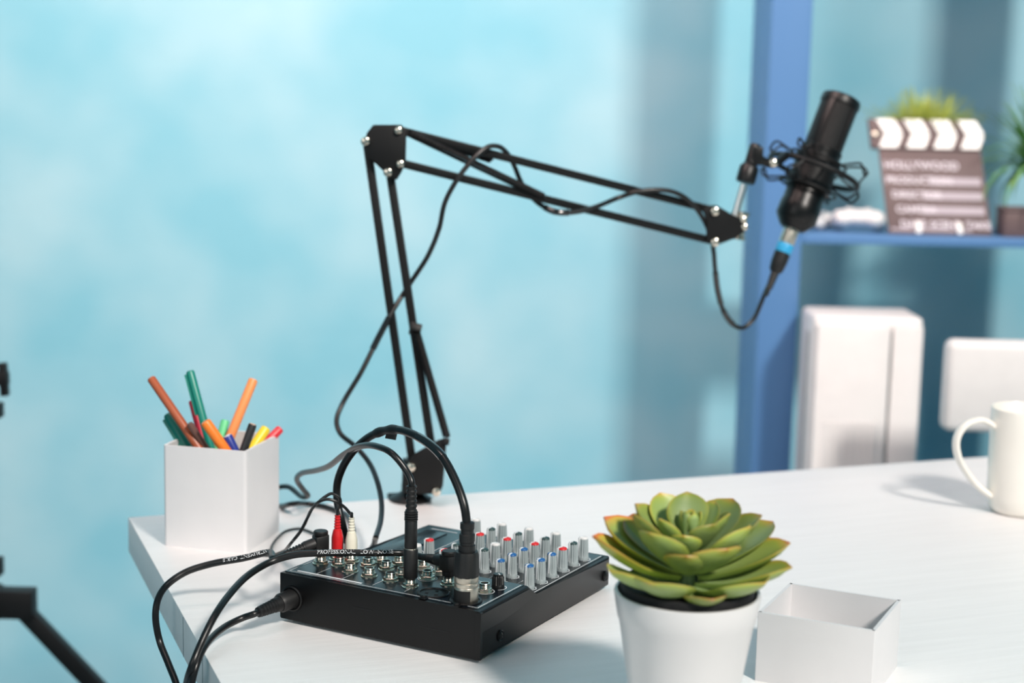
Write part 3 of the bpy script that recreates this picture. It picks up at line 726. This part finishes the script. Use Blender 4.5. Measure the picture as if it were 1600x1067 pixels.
# ------------------------------------------------------------------ small white open box, front right
QA, QB, QC = onz(1361, 1096), onz(1179, 1063), onz(1415, 1045)
qx = (QB - QA).normalized(); qy = V((qx.y, -qx.x, 0))
if qy.y < 0: qy = -qy
d = ray(1369, 986); t = ((QA - CAM).x * d.x + (QA - CAM).y * d.y) / (d.x ** 2 + d.y ** 2); QH = (CAM + d * t).z - TT
# far corner from the top rim's back corner
qd = onz(1245, 912, QH); qa = onz(1369, 986, QH); 
QW = (QB - QA).length; QD = (qd - qa).dot(qy)
print('box', QW, QD, QH, (QC - QA).dot(qy), (qd - qa).dot(qx))
QM = frame(QA, qx, qy, UP)
tray = thing('open_box', 'small white square open cardboard box, empty, beside the succulent pot', 'box', tuple(QA), math.atan2(qx.y, qx.x))
bm = new(); open_box(bm, QM, QW, QD, QH, .0026, .003, .0006); part('box_shell', bm, m_paper, tray, smooth=30)

# ------------------------------------------------------------------ succulent
YP = 1.09
rc_ = aty(1074, 922, YP); PR = 238 / 2 / FPX * YP
PZ = TT; PH = rc_.z - TT
print('pot rim height', PH, 'radius', PR)
pot_base = V((rc_.x, rc_.y, TT))
suc = thing('potted_succulent', 'green succulent rosette with reddish leaf edges in a white round pot', 'plant', tuple(pot_base))
mt = M.Translation(pot_base)
rb = PR * .66
def pr_at(z): return rb + (PR * .985 - rb) * z / PH
bm = new(); lathe(bm, mt, [(rb * .9, 0), (rb, .002), (pr_at(PH * .80), PH * .80), (pr_at(PH * .80) + .0012, PH * .82), (PR * 1.0, PH - .0015), (PR * .99, PH), (PR * .955, PH), (PR * .945, PH - .002), (pr_at(PH * .6) - .004, PH * .6), (0, PH * .6)], 64, cap=False)
part('pot', bm, m_ceramic, suc)
bm = new(); lathe(bm, mt, [(PR * .76, PH * .64), (PR * .905, PH - .004), (PR * .915, PH + .005), (PR * .88, PH + .0055), (PR * .86, PH + .002), (0, PH + .003)], 48, cap=False)
part('inner_liner', bm, m_soil, suc)
def leaf_material():
    m = bpy.data.materials.new('succulent_leaf'); m.use_nodes = True; nt = m.node_tree; b = nt.nodes['Principled BSDF']
    b.inputs['Roughness'].default_value = .42; b.inputs['Subsurface Weight'].default_value = .25; b.inputs['Subsurface Radius'].default_value = (.004, .005, .002); b.inputs['Subsurface Scale'].default_value = .6
    at = nt.nodes.new('ShaderNodeAttribute'); at.attribute_name = 'edge'
    oi = nt.nodes.new('ShaderNodeObjectInfo')
    tc = nt.nodes.new('ShaderNodeTexCoord'); nz = nt.nodes.new('ShaderNodeTexNoise'); nz.inputs['Scale'].default_value = 60
    nt.links.new(tc.outputs['Object'], nz.inputs['Vector'])
    ad = nt.nodes.new('ShaderNodeMath'); ad.operation = 'MULTIPLY_ADD'; ad.inputs[1].default_value = .20; nt.links.new(nz.outputs['Fac'], ad.inputs[0]); nt.links.new(at.outputs['Fac'], ad.inputs[2])
    rp = nt.nodes.new('ShaderNodeValToRGB'); els = rp.color_ramp.elements
    els[0].position = .15; els[0].color = lin((134, 156, 98)); els[1].position = 1.12; els[1].color = lin((206, 112, 62))
    e2 = els.new(.52); e2.color = lin((150, 164, 74)); e3 = els.new(.80); e3.color = lin((190, 160, 70)); els[-1].position = .96
    nt.links.new(ad.outputs[0], rp.inputs[0])
    hs = nt.nodes.new('ShaderNodeHueSaturation'); mr = nt.nodes.new('ShaderNodeMapRange'); mr.inputs[3].default_value = .72; mr.inputs[4].default_value = 1.25
    nt.links.new(oi.outputs['Random'], mr.inputs[0]); nt.links.new(mr.outputs[0], hs.inputs['Value']); nt.links.new(rp.outputs[0], hs.inputs['Color'])
    nt.links.new(hs.outputs[0], b.inputs['Base Color'])
    return m
m_leaf = leaf_material()
def leaf(az, el, Ln, Wd, curl=.35, z0=.004, r0=.004, red=0.0):
    """a thick spoon shaped leaf; az around the stem, el above the horizontal at its base"""
    a = R(az); out = V((math.cos(a), math.sin(a), 0)); side = V((-math.sin(a), math.cos(a), 0))
    nu, nv = 14, 8
    bm = new(); ly = bm.verts.layers.float.new('edge')
    o = pot_base + V((0, 0, PH + z0)) + out * r0
    # centre line bends upwards
    pts = []; p = o.copy(); e_ = R(el)
    for i in range(nu + 1):
        t_ = i / nu; pts.append((p.copy(), e_))
        e_ = R(el) + curl * (t_ - .15); p = p + (out * math.cos(e_) + UP * math.sin(e_)) * (Ln / nu)
    def wid(t_): return Wd * (0.28 + .72 * math.sin(min(1, t_ / .68) * math.pi / 2) ** 1.4) * (1 if t_ < .68 else max(0, 1 - ((t_ - .68) / .32) ** 2.0) ** .72) / 2
    top = []; bot = []
    for i, (p, e_) in enumerate(pts):
        t_ = i / nu; nrm = -out * math.sin(e_) + UP * math.cos(e_); w = max(wid(t_), .0004)
        th = .0040 * (1 - t_ * .55) * (1 if t_ < .9 else .5)
        rt, rb_ = [], []
        for j in range(nv + 1):
            s = -1 + 2 * j / nv
            cup = .30 * w * s * s                         # concave upper face
            q = p + side * (w * s) + nrm * cup
            k = math.sqrt(max(0, 1 - s * s))
            ed_ = max(abs(s) ** 4 * (.25 + .75 * t_), max(0, (t_ - .80) / .20) ** 1.5) * .62 + .18 * t_ + red
            v1 = bm.verts.new(q + nrm * (th * .25 * k)); v1[ly] = ed_
            v2 = bm.verts.new(q - nrm * (th * k * .9 + .0002)); v2[ly] = ed_ * .8
            rt.append(v1); rb_.append(v2)
        top.append(rt); bot.append(rb_)
    for i in range(nu):
        for j in range(nv):
            bm.faces.new((top[i][j], top[i][j+1], top[i+1][j+1], top[i+1][j])); bm.faces.new((bot[i][j], bot[i+1][j], bot[i+1][j+1], bot[i][j+1]))
        for G, j in ((0, 0), (1, nv)):
            bm.faces.new((top[i][j], top[i+1][j], bot[i+1][j], bot[i][j]) if G == 0 else (top[i][j], bot[i][j], bot[i+1][j], top[i+1][j]))
    for rr in (0, nu):
        for j in range(nv): bm.faces.new((top[rr][j], bot[rr][j], bot[rr][j+1], top[rr][j+1]))
    return part('leaf', bm, m_leaf, suc, smooth=60)
LEAVES = [  # azimuth (0 right, 90 away, 270 towards viewer), elevation, length, width, curl, start height, start radius, redness
    (186, 12, .068, .042, .75, .010, .006, .28), (212, 3, .064, .042, .80, .005, .006, .02), (241, 2, .062, .046, .85, .004, .006, 0), (280, -3, .052, .030, .75, .003, .008, .12),
    (313, 2, .064, .046, .80, .004, .006, 0), (340, 5, .068, .042, .65, .006, .006, .04), (3, 12, .068, .042, .50, .010, .006, .14), (28, 18, .070, .040, .35, .012, .006, .08),
    (58, 20, .060, .040, .40, .012, .005, .05), (92, 18, .056, .040, .40, .012, .005, .2), (126, 18, .062, .044, .50, .012, .005, .18), (156, 18, .066, .046, .60, .012, .005, .22),
    (197, 30, .052, .040, .80, .020, .004, .06), (226, 24, .050, .040, .80, .018, .004, 0), (262, 13, .044, .032, .85, .016, .004, .16), (296, 18, .050, .040, .75, .016, .004, .14),
    (326, 28, .054, .040, .70, .018, .004, 0), (8, 28, .056, .036, .40, .020, .004, .03), (42, 34, .054, .038, .40, .022, .003, .02), (82, 36, .048, .036, .40, .022, .003, .02), (118, 38, .050, .032, .40, .024, .003, 0), (160, 34, .050, .036, .55, .022, .003, .04),
    (210, 36, .034, .024, .65, .028, .002, 0), (255, 28, .030, .022, .65, .026, .002, 0), (300, 36, .034, .026, .60, .028, .002, 0), (345, 38, .036, .028, .5, .030, .002, 0), (35, 46, .034, .024, .4, .032, .002, 0), (95, 62, .036, .028, .30, .032, .001, -.05), (140, 52, .030, .020, .4, .032, .002, 0)]
for a in LEAVES: leaf(*a)
for k in range(7): leaf(k * 137.5 + 20, 55 + 4 * k, .016, .009, .6, .040, .001, -.05)
bm = new(); lathe(bm, M.Translation(pot_base + UP * PH), [(.006, .001), (.005, .02), (.0035, .042), (.0015, .046)], 14); part('stem', bm, mat('stem_green', (96, 118, 84), .6), suc)

# ------------------------------------------------------------------ mug
mgc = onz(1594, 799); 
MR = 56 / FPX * mgc.y; MH = .112
print('mug', mgc, MR)
mug = thing('mug', 'plain white mug with its handle to the left at the right edge of the desk', 'mug', tuple(mgc))
mt = M.Translation(mgc)
bm = new(); lathe(bm, mt, [(0, .0012), (MR * .68, .0012), (MR * .72, 0), (MR * .82, .0012), (MR * .90, .006), (MR * .96, .02), (MR * .985, .05), (MR, MH - .002), (MR * .985, MH), (MR * .96, MH - .001), (MR * .93, .05), (MR * .88, .012), (MR * .6, .006), (0, .005)], 64, cap=False)
part('cup', bm, m_mug, mug, smooth=60)
hdir = V((-.985, -.17, 0)).normalized()
def hpnt(r, z): return mgc + hdir * r + UP * z
path = spline([hpnt(MR * .93, .092), hpnt(MR + .014, .100), hpnt(MR + .031, .095), hpnt(MR + .040, .081), hpnt(MR + .038, .063), hpnt(MR + .026, .043), hpnt(MR + .012, .028), hpnt(MR * .95, .018)], 8)
bm = new()
T, N = frames(path); rings = []
for i, p in enumerate(path):
    sd = T[i].cross(N[i])
    rings.append([bm.verts.new(p + (N[i] * (.0036 * math.cos(2*math.pi*k/14)) + sd * (.0062 * math.sin(2*math.pi*k/14)))) for k in range(14)])
for a, b in zip(rings, rings[1:]):
    for k in range(14): bm.faces.new((a[k], a[(k+1) % 14], b[(k+1) % 14], b[k]))
bm.faces.new(rings[0][::-1]); bm.faces.new(rings[-1])
part('handle', bm, m_mug, mug)

# ------------------------------------------------------------------ blue shelving unit
YS = 2.64
m_shelf = mat('blue_lacquer', (80, 124, 172), .45, var=.02, scale=3)
xl = aty(1193, 300, YS).x; xr = aty(1256, 300, YS).x; DEP = .205
zs = aty(1400, 369, YS).z; SX1 = .905
sh = thing('shelving_unit', 'tall blue open shelving unit standing against the cyan wall', 'shelf', ((xl + SX1) / 2, YS + .1, 0))
for x0, x1 in ((xl, xr), (SX1, SX1 + xr - xl)):
    bm = new(); box(bm, I4, x0, x1, YS, YS + DEP, 0, 2.3, .002); part('upright_panel', bm, m_shelf, sh)
for z, th in ((zs, .015), (1.74, .015), (.20, .02), (2.26, .02)):
    bm = new(); box(bm, I4, xr, SX1, YS + .006, YS + DEP - .005, z - th, z, .001); part('shelf_board', bm, m_shelf, sh)

def shp(px, py): # point on the shelf board
    d = ray(px, py); return CAM + d * ((zs - CAM.z) / d.z)
# clapperboard ---------------------------------------------------------
ca = shp(1389, 363); cb = shp(1553, 366.5); ca.y = YS + .035; cb.y = YS + .035; 
ca = aty(1389, 361, YS + .035); cb = aty(1553, 362, YS + .035); ca.z = cb.z = zs + .0015
cxv = (cb - ca).normalized(); CWd = (cb - ca).length
czv = V((-.10, .34, .93)); czv = (czv - cxv * (czv.dot(cxv) + .095)).normalized()
cyv = czv.cross(cxv).normalized()                                        # away from the viewer
CMt = M(((cxv.x, cyv.x, czv.x, ca.x), (cxv.y, cyv.y, czv.y, ca.y), (cxv.z, cyv.z, czv.z, ca.z), (0, 0, 0, 1)))
CHt = (aty(1550, 239, YS + .06).z - zs) / czv.z
STH = .0245
clap = thing('clapperboard', 'dark film clapperboard with white chevron stripes standing on the blue shelf', 'clapperboard', tuple(ca))
bm = new(); box(bm, CMt, 0, CWd * .985, 0, .004, .0, CHt, .0006); part('slate', bm, m_brown, clap)
m_wht = mat('white_stripe', (244, 244, 240), .5, var=.01)
for k in range(2):
    z0 = CHt + .001 + k * (STH + .0006); z1 = z0 + STH
    bm = new(); box(bm, CMt, -.012, CWd * .985, -.004, .006, z0, z1, .0008); st = part('clap_stick', bm, m_brown, clap)
    sl = .011 * (1 if k == 0 else -1)
    for j in range(4):
        x0 = CWd * (-.045 + .262 * j) + .006; w = CWd * .175
        xa, xb = (x0 + .002, x0 + .002 + sl) if k == 0 else (x0 + .002 - sl, x0 + .002)
        b2 = new(); q = [(xa, z0 + .0006), (xa + w, z0 + .0006), (xb + w, z1 - .0006), (xb, z1 - .0006)]
        prism(b2, [CMt @ V((x, -.0046, z)) for x, z in q], [CMt @ V((x, -.0035, z)) for x, z in q]); part('stripe', b2, m_wht, st, label='white stripe')
bm = new(); lathe(bm, CMt @ M.Translation((-.004, -.004, CHt + .024)) @ M.Rotation(R(90), 4, 'X'), [(.005, 0), (.005, .002), (.003, .003)], 18); part('hinge', bm, m_satin, clap)
m_lt = mat('slate_print', (206, 200, 208), .6, var=.02); m_ln = mat('slate_line', (168, 160, 168), .6, var=.02)
S_ = CHt / 121.0                                                         # one picture unit on the slate
def slate_text(s, x, zrow, size): 
    bm = new(); text_on(bm, s, size, lambda a, b: CMt @ V((x + a, -.0006, zrow + b)), .0005); part('lettering', bm, m_lt, clap, smooth=0, label='pale painted lettering %s' % s)
def slate_line(x0, x1, z, h):
    bm = new(); box(bm, CMt, x0, x1, -.0005, .0002, z - h / 2, z + h / 2); part('rule', bm, m_ln, clap, smooth=0)
kx = CWd / 163.0
slate_text('HOLLYWOOD', 5 * kx, 93 * S_, .0185); slate_text('PRODUCTION', 5 * kx, 72 * S_, .0165); slate_text('DIRECTOR', 12 * kx, 51 * S_, .0165); slate_text('CAMERA', 16 * kx, 30 * S_, .0165)
slate_text('DATE', 20 * kx, 9 * S_, .0165); slate_text('SCENE', 66 * kx, 9 * S_, .0165); slate_text('TAKE', 122 * kx, 9 * S_, .0165)
for x0, z in ((72, 76), (60, 55), (58, 34)): slate_line(x0 * kx, 154 * kx, z * S_, 11 * S_)
slate_line(4 * kx, 130 * kx, 6 * S_, 3 * S_)
for x in (46, 110):
    bm = new(); box(bm, CMt, (x - 4) * kx, (x + 4) * kx, -.007, -.0008, 0.0, .018, .001); part('foot_clip', bm, m_wht, clap)

# gamepads -------------------------------------------------------------
def gamepad(label, px, py, s, rz, y):
    p = aty(px, py, y); p.z = zs
    g = thing('game_controller', label, 'game controller', tuple(p), rz)
    bm = new(); mt = WM[g]
    nb, na = 14, 28
    def put(c, sx, sy, sz, rot=0):
        b2 = bmesh.ops.create_uvsphere(bm, u_segments=24, v_segments=14, radius=1)['verts']
        m_ = mt @ M.Translation(V(c) * s) @ M.Rotation(rot, 4, 'Z') @ M.Diagonal((sx * s, sy * s, sz * s, 1))
        for v in b2: v.co = m_ @ v.co
    put((0, 0, .028), .048, .026, .017); put((-.030, .004, .026), .022, .027, .018); put((.030, .004, .026), .022, .027, .018)
    put((-.038, -.028, .018), .014, .038, .0165, R(-14)); put((.038, -.028, .018), .014, .038, .0165, R(14))
    body = part('body', bm, m_white, g, smooth=80)
    rm = body.modifiers.new('Remesh', 'REMESH'); rm.mode = 'VOXEL'; rm.voxel_size = .0022 * s; rm.use_smooth_shade = True
    sm_ = body.modifiers.new('Smooth', 'SMOOTH'); sm_.iterations = 14; sm_.factor = .6
    for sx_ in (-.018, .018):
        b2 = new(); lathe(b2, mt @ M.Translation(V((sx_, -.010, .036)) * s), [(.005 * s, 0), (.004 * s, .006 * s), (.0075 * s, .008 * s), (.007 * s, .010 * s), (0, .0095 * s)], 18); part('thumb_stick', b2, m_white, g)
    for k in range(4):
        b2 = new(); a = k * math.pi / 2; lathe(b2, mt @ M.Translation(V((.034 + .008 * math.cos(a), .010 + .008 * math.sin(a), .039)) * s), [(.0032 * s, 0), (.0030 * s, .003 * s), (0, .0034 * s)], 14); part('button', b2, m_paper, g)
gamepad('white game controller on the blue shelf left of the clapperboard', 1340, 358, .84, R(170), YS + .060)
gamepad('white game controller half hidden behind the microphone', 1283, 352, .62, R(-60), YS + .115)

# plants on the shelf ---------------------------------------------------
def blades(name, base, n, hmin, hmax, spread, cols, parent, wd=.0022, droop=.5, az=None):
    bm = new()
    for i in range(n):
        a = random.uniform(0, 2 * math.pi) if az is None else R(random.uniform(*az)); h = random.uniform(hmin, hmax); tilt = random.uniform(0, spread)
        o = base + V((math.cos(a), math.sin(a), 0)) * random.uniform(0, .022)
        d_ = V((math.cos(a), math.sin(a), 0)); sd = V((-math.sin(a), math.cos(a), 0)); prev = None; p = o.copy(); e_ = math.pi / 2 - tilt * .4
        for k in range(7):
            t_ = k / 6; w = wd * (1 - t_ ** 2 * .95); nr = (-d_ * math.sin(e_) + UP * math.cos(e_)) * .0005
            cur = [bm.verts.new(p - sd * w + nr), bm.verts.new(p + sd * w + nr), bm.verts.new(p + nr * -1)]
            if prev:
                for q in range(3): bm.faces.new((prev[q], prev[(q + 1) % 3], cur[(q + 1) % 3], cur[q]))
            prev = cur; e_ -= tilt * droop / 3; p = p + (d_ * math.cos(e_) + UP * math.sin(e_)) * (h / 6)
        bm.faces.new(prev)
    return part(name, bm, cols, parent, smooth=60)
def grass_mat(n, c0, c1):
    m = mat(n, c0, .5, var=.1, scale=60); nt = m.node_tree; rp = [x for x in nt.nodes if x.type == 'VALTORGB'][0]
    rp.color_ramp.elements[0].color = lin(c0); rp.color_ramp.elements[1].color = lin(c1); nt.nodes['Principled BSDF'].inputs['Subsurface Weight'].default_value = .0
    return m
gb = aty(1437, 300, YS + .160); gb.z = zs
g1 = thing('grass_plant', 'yellow green artificial grass tuft behind the clapperboard', 'plant', tuple(gb))
bm = new(); lathe(bm, M.Translation(gb), [(.030, 0), (.032, .002), (.040, .125), (.038, .125), (.034, .115), (0, .115)], 36, cap=False); part('pot', bm, m_ceramic, g1)
blades('grass_blades', gb + UP * .112, 560, .06, .128, .95, grass_mat('grass_green', (140, 162, 50), (196, 204, 104)), g1, wd=.0030)
gb2 = aty(1628, 300, YS + .12); gb2.z = zs
g2 = thing('leafy_plant', 'green plant with arching leaves at the right edge behind the dark box', 'plant', tuple(gb2))
bm = new(); lathe(bm, M.Translation(gb2), [(.018, 0), (.019, .002), (.024, .10), (.022, .10), (.02, .09), (0, .09)], 36, cap=False); part('pot', bm, m_ceramic, g2)
blades('leaves', gb2 + UP * .088, 80, .11, .17, 1.6, grass_mat('leaf_green', (66, 140, 84), (134, 170, 96)), g2, wd=.0060, droop=.85, az=(92, 262))
db = aty(1568, 362, YS + .03); db.z = zs
bx_ = thing('small_box', 'dark brown rounded box on the blue shelf right of the clapperboard', 'box', tuple(db))
bm = new(); box(bm, M.Translation(db), 0, .085, 0, .05, 0, .040, .002); part('box_body', bm, m_brown, bx_)
bm = new(); box(bm, M.Translation(db), -.001, .086, -.001, .051, .040, .047, .002); part('lid', bm, m_brown, bx_)

# ------------------------------------------------------------------ white cabinet and chair behind the desk
YC = 2.5
k0 = aty(1277, 495, YC); k1 = aty(1438, 495, YC); cl = aty(1252, 494, YC + .12)
cab = thing('white_cabinet', 'tall white case with a grooved front standing behind the desk under the shelf', 'cabinet', ((k0.x + k1.x) / 2, YC + .06, 0))
zt = k0.z
tl = V((-.012, 0, .43)).normalized()
bm = new(); CB = M.Translation(V((k0.x - .035, YC, 0)))
CB = frame(V((aty(1262, 735, YC).x, YC, 0)), V((1, 0, 0)), V((0, 1, 0)), UP); wC = k1.x - k0.x + .012
box(bm, CB, .0, wC, .012, .125, .16, zt, .008, 3)
part('case', bm, m_white, cab)
bm = new(); box(bm, CB, .004, wC - .052, -.002, .012, .17, zt - .012, .004, 2); box(bm, CB, wC - .048, wC - .002, .002, .012, .17, zt - .012, .003, 2)
for k in range(8): box(bm, CB, .02 + k * .0105, .026 + k * .0105, -.0040, 0, .18, zt - .16, .0008, 1)
part('front_panel', bm, m_white, cab)
bm = new(); box(bm, CB, -.0015, .0005, .045, .062, .17, zt - .03, .0005, 1); part('side_groove', bm, mat('grey_groove', (150, 152, 152), .6), cab)
bm = new(); box(bm, CB, .01, wC - .01, .02, .115, 0, .162); part('plinth', bm, m_white, cab)

YH = 2.25
h0 = aty(1474, 532, YH); h1 = aty(1474, 676, YH)
chw = .40
ch = thing('desk_chair', 'white chair back seen behind the mug beyond the desk', 'chair', (h0.x + chw / 2, YH + .03, 0), R(0))
bm = new(); CH = frame(V((h1.x, YH, h1.z)), V((1, 0, 0)), V((0, 1, 0)), UP)
box(bm, CH, 0, chw, 0, .035, 0, h0.z - h1.z, .012, 4); bb = part('backrest', bm, m_white, ch)
zb = h1.z
bm = new(); bar(bm, V((h0.x + chw / 2, YH + .042, zb - .17)), V((h0.x + chw / 2, YH + .042, zb + .08)), .04, .015); part('back_support', bm, m_satin, ch)
bm = new(); box(bm, M.Translation((h0.x + chw / 2, YH - .16, 0)), -.2, .2, -.19, .19, zb - .19, zb - .14, .02, 4); part('seat', bm, m_white, ch)
bm = new(); lathe(bm, M.Translation((h0.x + chw / 2, YH - .16, 0)), [(.03, .06), (.03, .2), (.018, .2), (.018, zb - .185)], 24); part('column', bm, m_satin, ch)
for k in range(5):
    a = R(72 * k + 18); o_ = V((h0.x + chw / 2, YH - .16, 0))
    bm = new(); bar(bm, o_ + V((0, 0, .085)), o_ + V((.26 * math.cos(a), .26 * math.sin(a), .06)), .035, .025, UP); lathe(bm, M.Translation(o_ + V((.25 * math.cos(a), .25 * math.sin(a), 0))), [(.01, 0), (.022, .012), (.022, .04), (.01, .05)], 16); part('base_leg', bm, m_satin, ch)

# ------------------------------------------------------------------ light stand at the left edge
YT = 2.0
hubp = aty(-28, 938, YT)
tri = thing('tripod', 'black tripod stand with one leg and its collar at the left edge', 'tripod', (hubp.x, YT, 0))
bm = new(); lathe(bm, M.Translation((hubp.x, YT, 0)), [(.012, .12), (.012, 1.0)], 20); part('column', bm, m_arm, tri)
bm = new(); hz = hubp.z; mt = M.Translation((hubp.x, YT, hz))
lathe(bm, mt, [(.024, -.022), (.027, -.02), (.027, .016), (.024, .018)], 28)
for a in (0, 120, 240):
    box(bm, mt @ M.Rotation(R(a), 4, 'Z'), .015, .066, -.013, .013, -.020, .016, .002)
part('leg_collar', bm, m_arm, tri)
pA = aty(32, 948, YT); leg2 = aty(150, 1072, YT)
dl = (leg2 - pA); endp_ = pA + dl * ((pA.z - .012) / -dl.z); Lg = endp_ - V((hubp.x, YT, 0)); 
for a in (0, 120, 240):
    rt = M.Translation((hubp.x, YT, 0)) @ M.Rotation(R(a), 4, 'Z') @ M.Translation((-hubp.x, -YT, 0))
    bm = new(); bar(bm, rt @ pA, rt @ endp_, .020, .016); part('leg', bm, m_arm, tri)
    bm = new(); e2 = rt @ endp_; lathe(bm, M.Translation(V((e2.x, e2.y, 0))), [(.014, 0), (.016, .006), (.012, .026)], 18); part('foot', bm, m_rubber, tri)
bm = new(); p = aty(3, 885, YT); bar(bm, V((hubp.x, YT, p.z)), p, .022, .02); part('knob', bm, m_arm, tri)
bm = new(); p = aty(3, 641, YT); bar(bm, V((hubp.x, YT, p.z)), p, .018, .02); part('knob', bm, m_arm, tri)
bm = new(); p = aty(5, 592, YT)
bar(bm, aty(4, 567, YT), aty(8, 618, YT), .009, .012); bar(bm, V((hubp.x, YT, p.z)), aty(13, 591, YT), .016, .014); part('bracket', bm, m_arm, tri)

# ------------------------------------------------------------------ light
def area(name, locv, target, size, power, col, spread=180, sy=None):
    l = bpy.data.lights.new(name, 'AREA'); l.energy = power; l.color = col; l.size = size; l.spread = R(spread)
    if sy: l.shape = 'RECTANGLE'; l.size_y = sy
    o = bpy.data.objects.new(name, l); COL.objects.link(o); o.location = locv
    o.rotation_euler = (V(target) - V(locv)).to_track_quat('-Z', 'Y').to_euler(); return o
area('key_light', (3.58, -4.44, 6.45), (.40, 1.8, .9), 1.0, 810, (1.0, .93, .86))
area('wall_wash', (-.6, 1.55, 3.0), (-.25, 3.06, 1.45), 1.3, 30, (1.0, .73, .67), 95)
area('soft_fill', (-1.7, -1.0, 1.9), (-.1, 1.6, .85), 1.8, 15, (1.0, .95, .92))
w = bpy.data.worlds.new('studio'); sc.world = w; w.use_nodes = True
w.node_tree.nodes['Background'].inputs[0].default_value = (.24, .73, .92, 1); w.node_tree.nodes['Background'].inputs[1].default_value = .20

# ------------------------------------------------------------------ camera
cd = bpy.data.cameras.new('camera'); cam = bpy.data.objects.new('camera', cd); COL.objects.link(cam)
cd.sensor_width = 36; cd.lens = FPX * 36 / 1600; cd.clip_start = .01
cam.matrix_world = frame(CAM, cr, cu, -cf)
cd.dof.use_dof = True; cd.dof.focus_distance = (jackpos(668, 904) - CAM).dot(cf) ; cd.dof.aperture_fstop = 4.6; cd.dof.aperture_blades = 0
sc.camera = cam
sc.view_settings.view_transform = 'Standard'; sc.view_settings.look = 'None'; sc.view_settings.gamma = 1; sc.view_settings.use_curve_mapping = False
sc.view_settings.exposure = 0.14
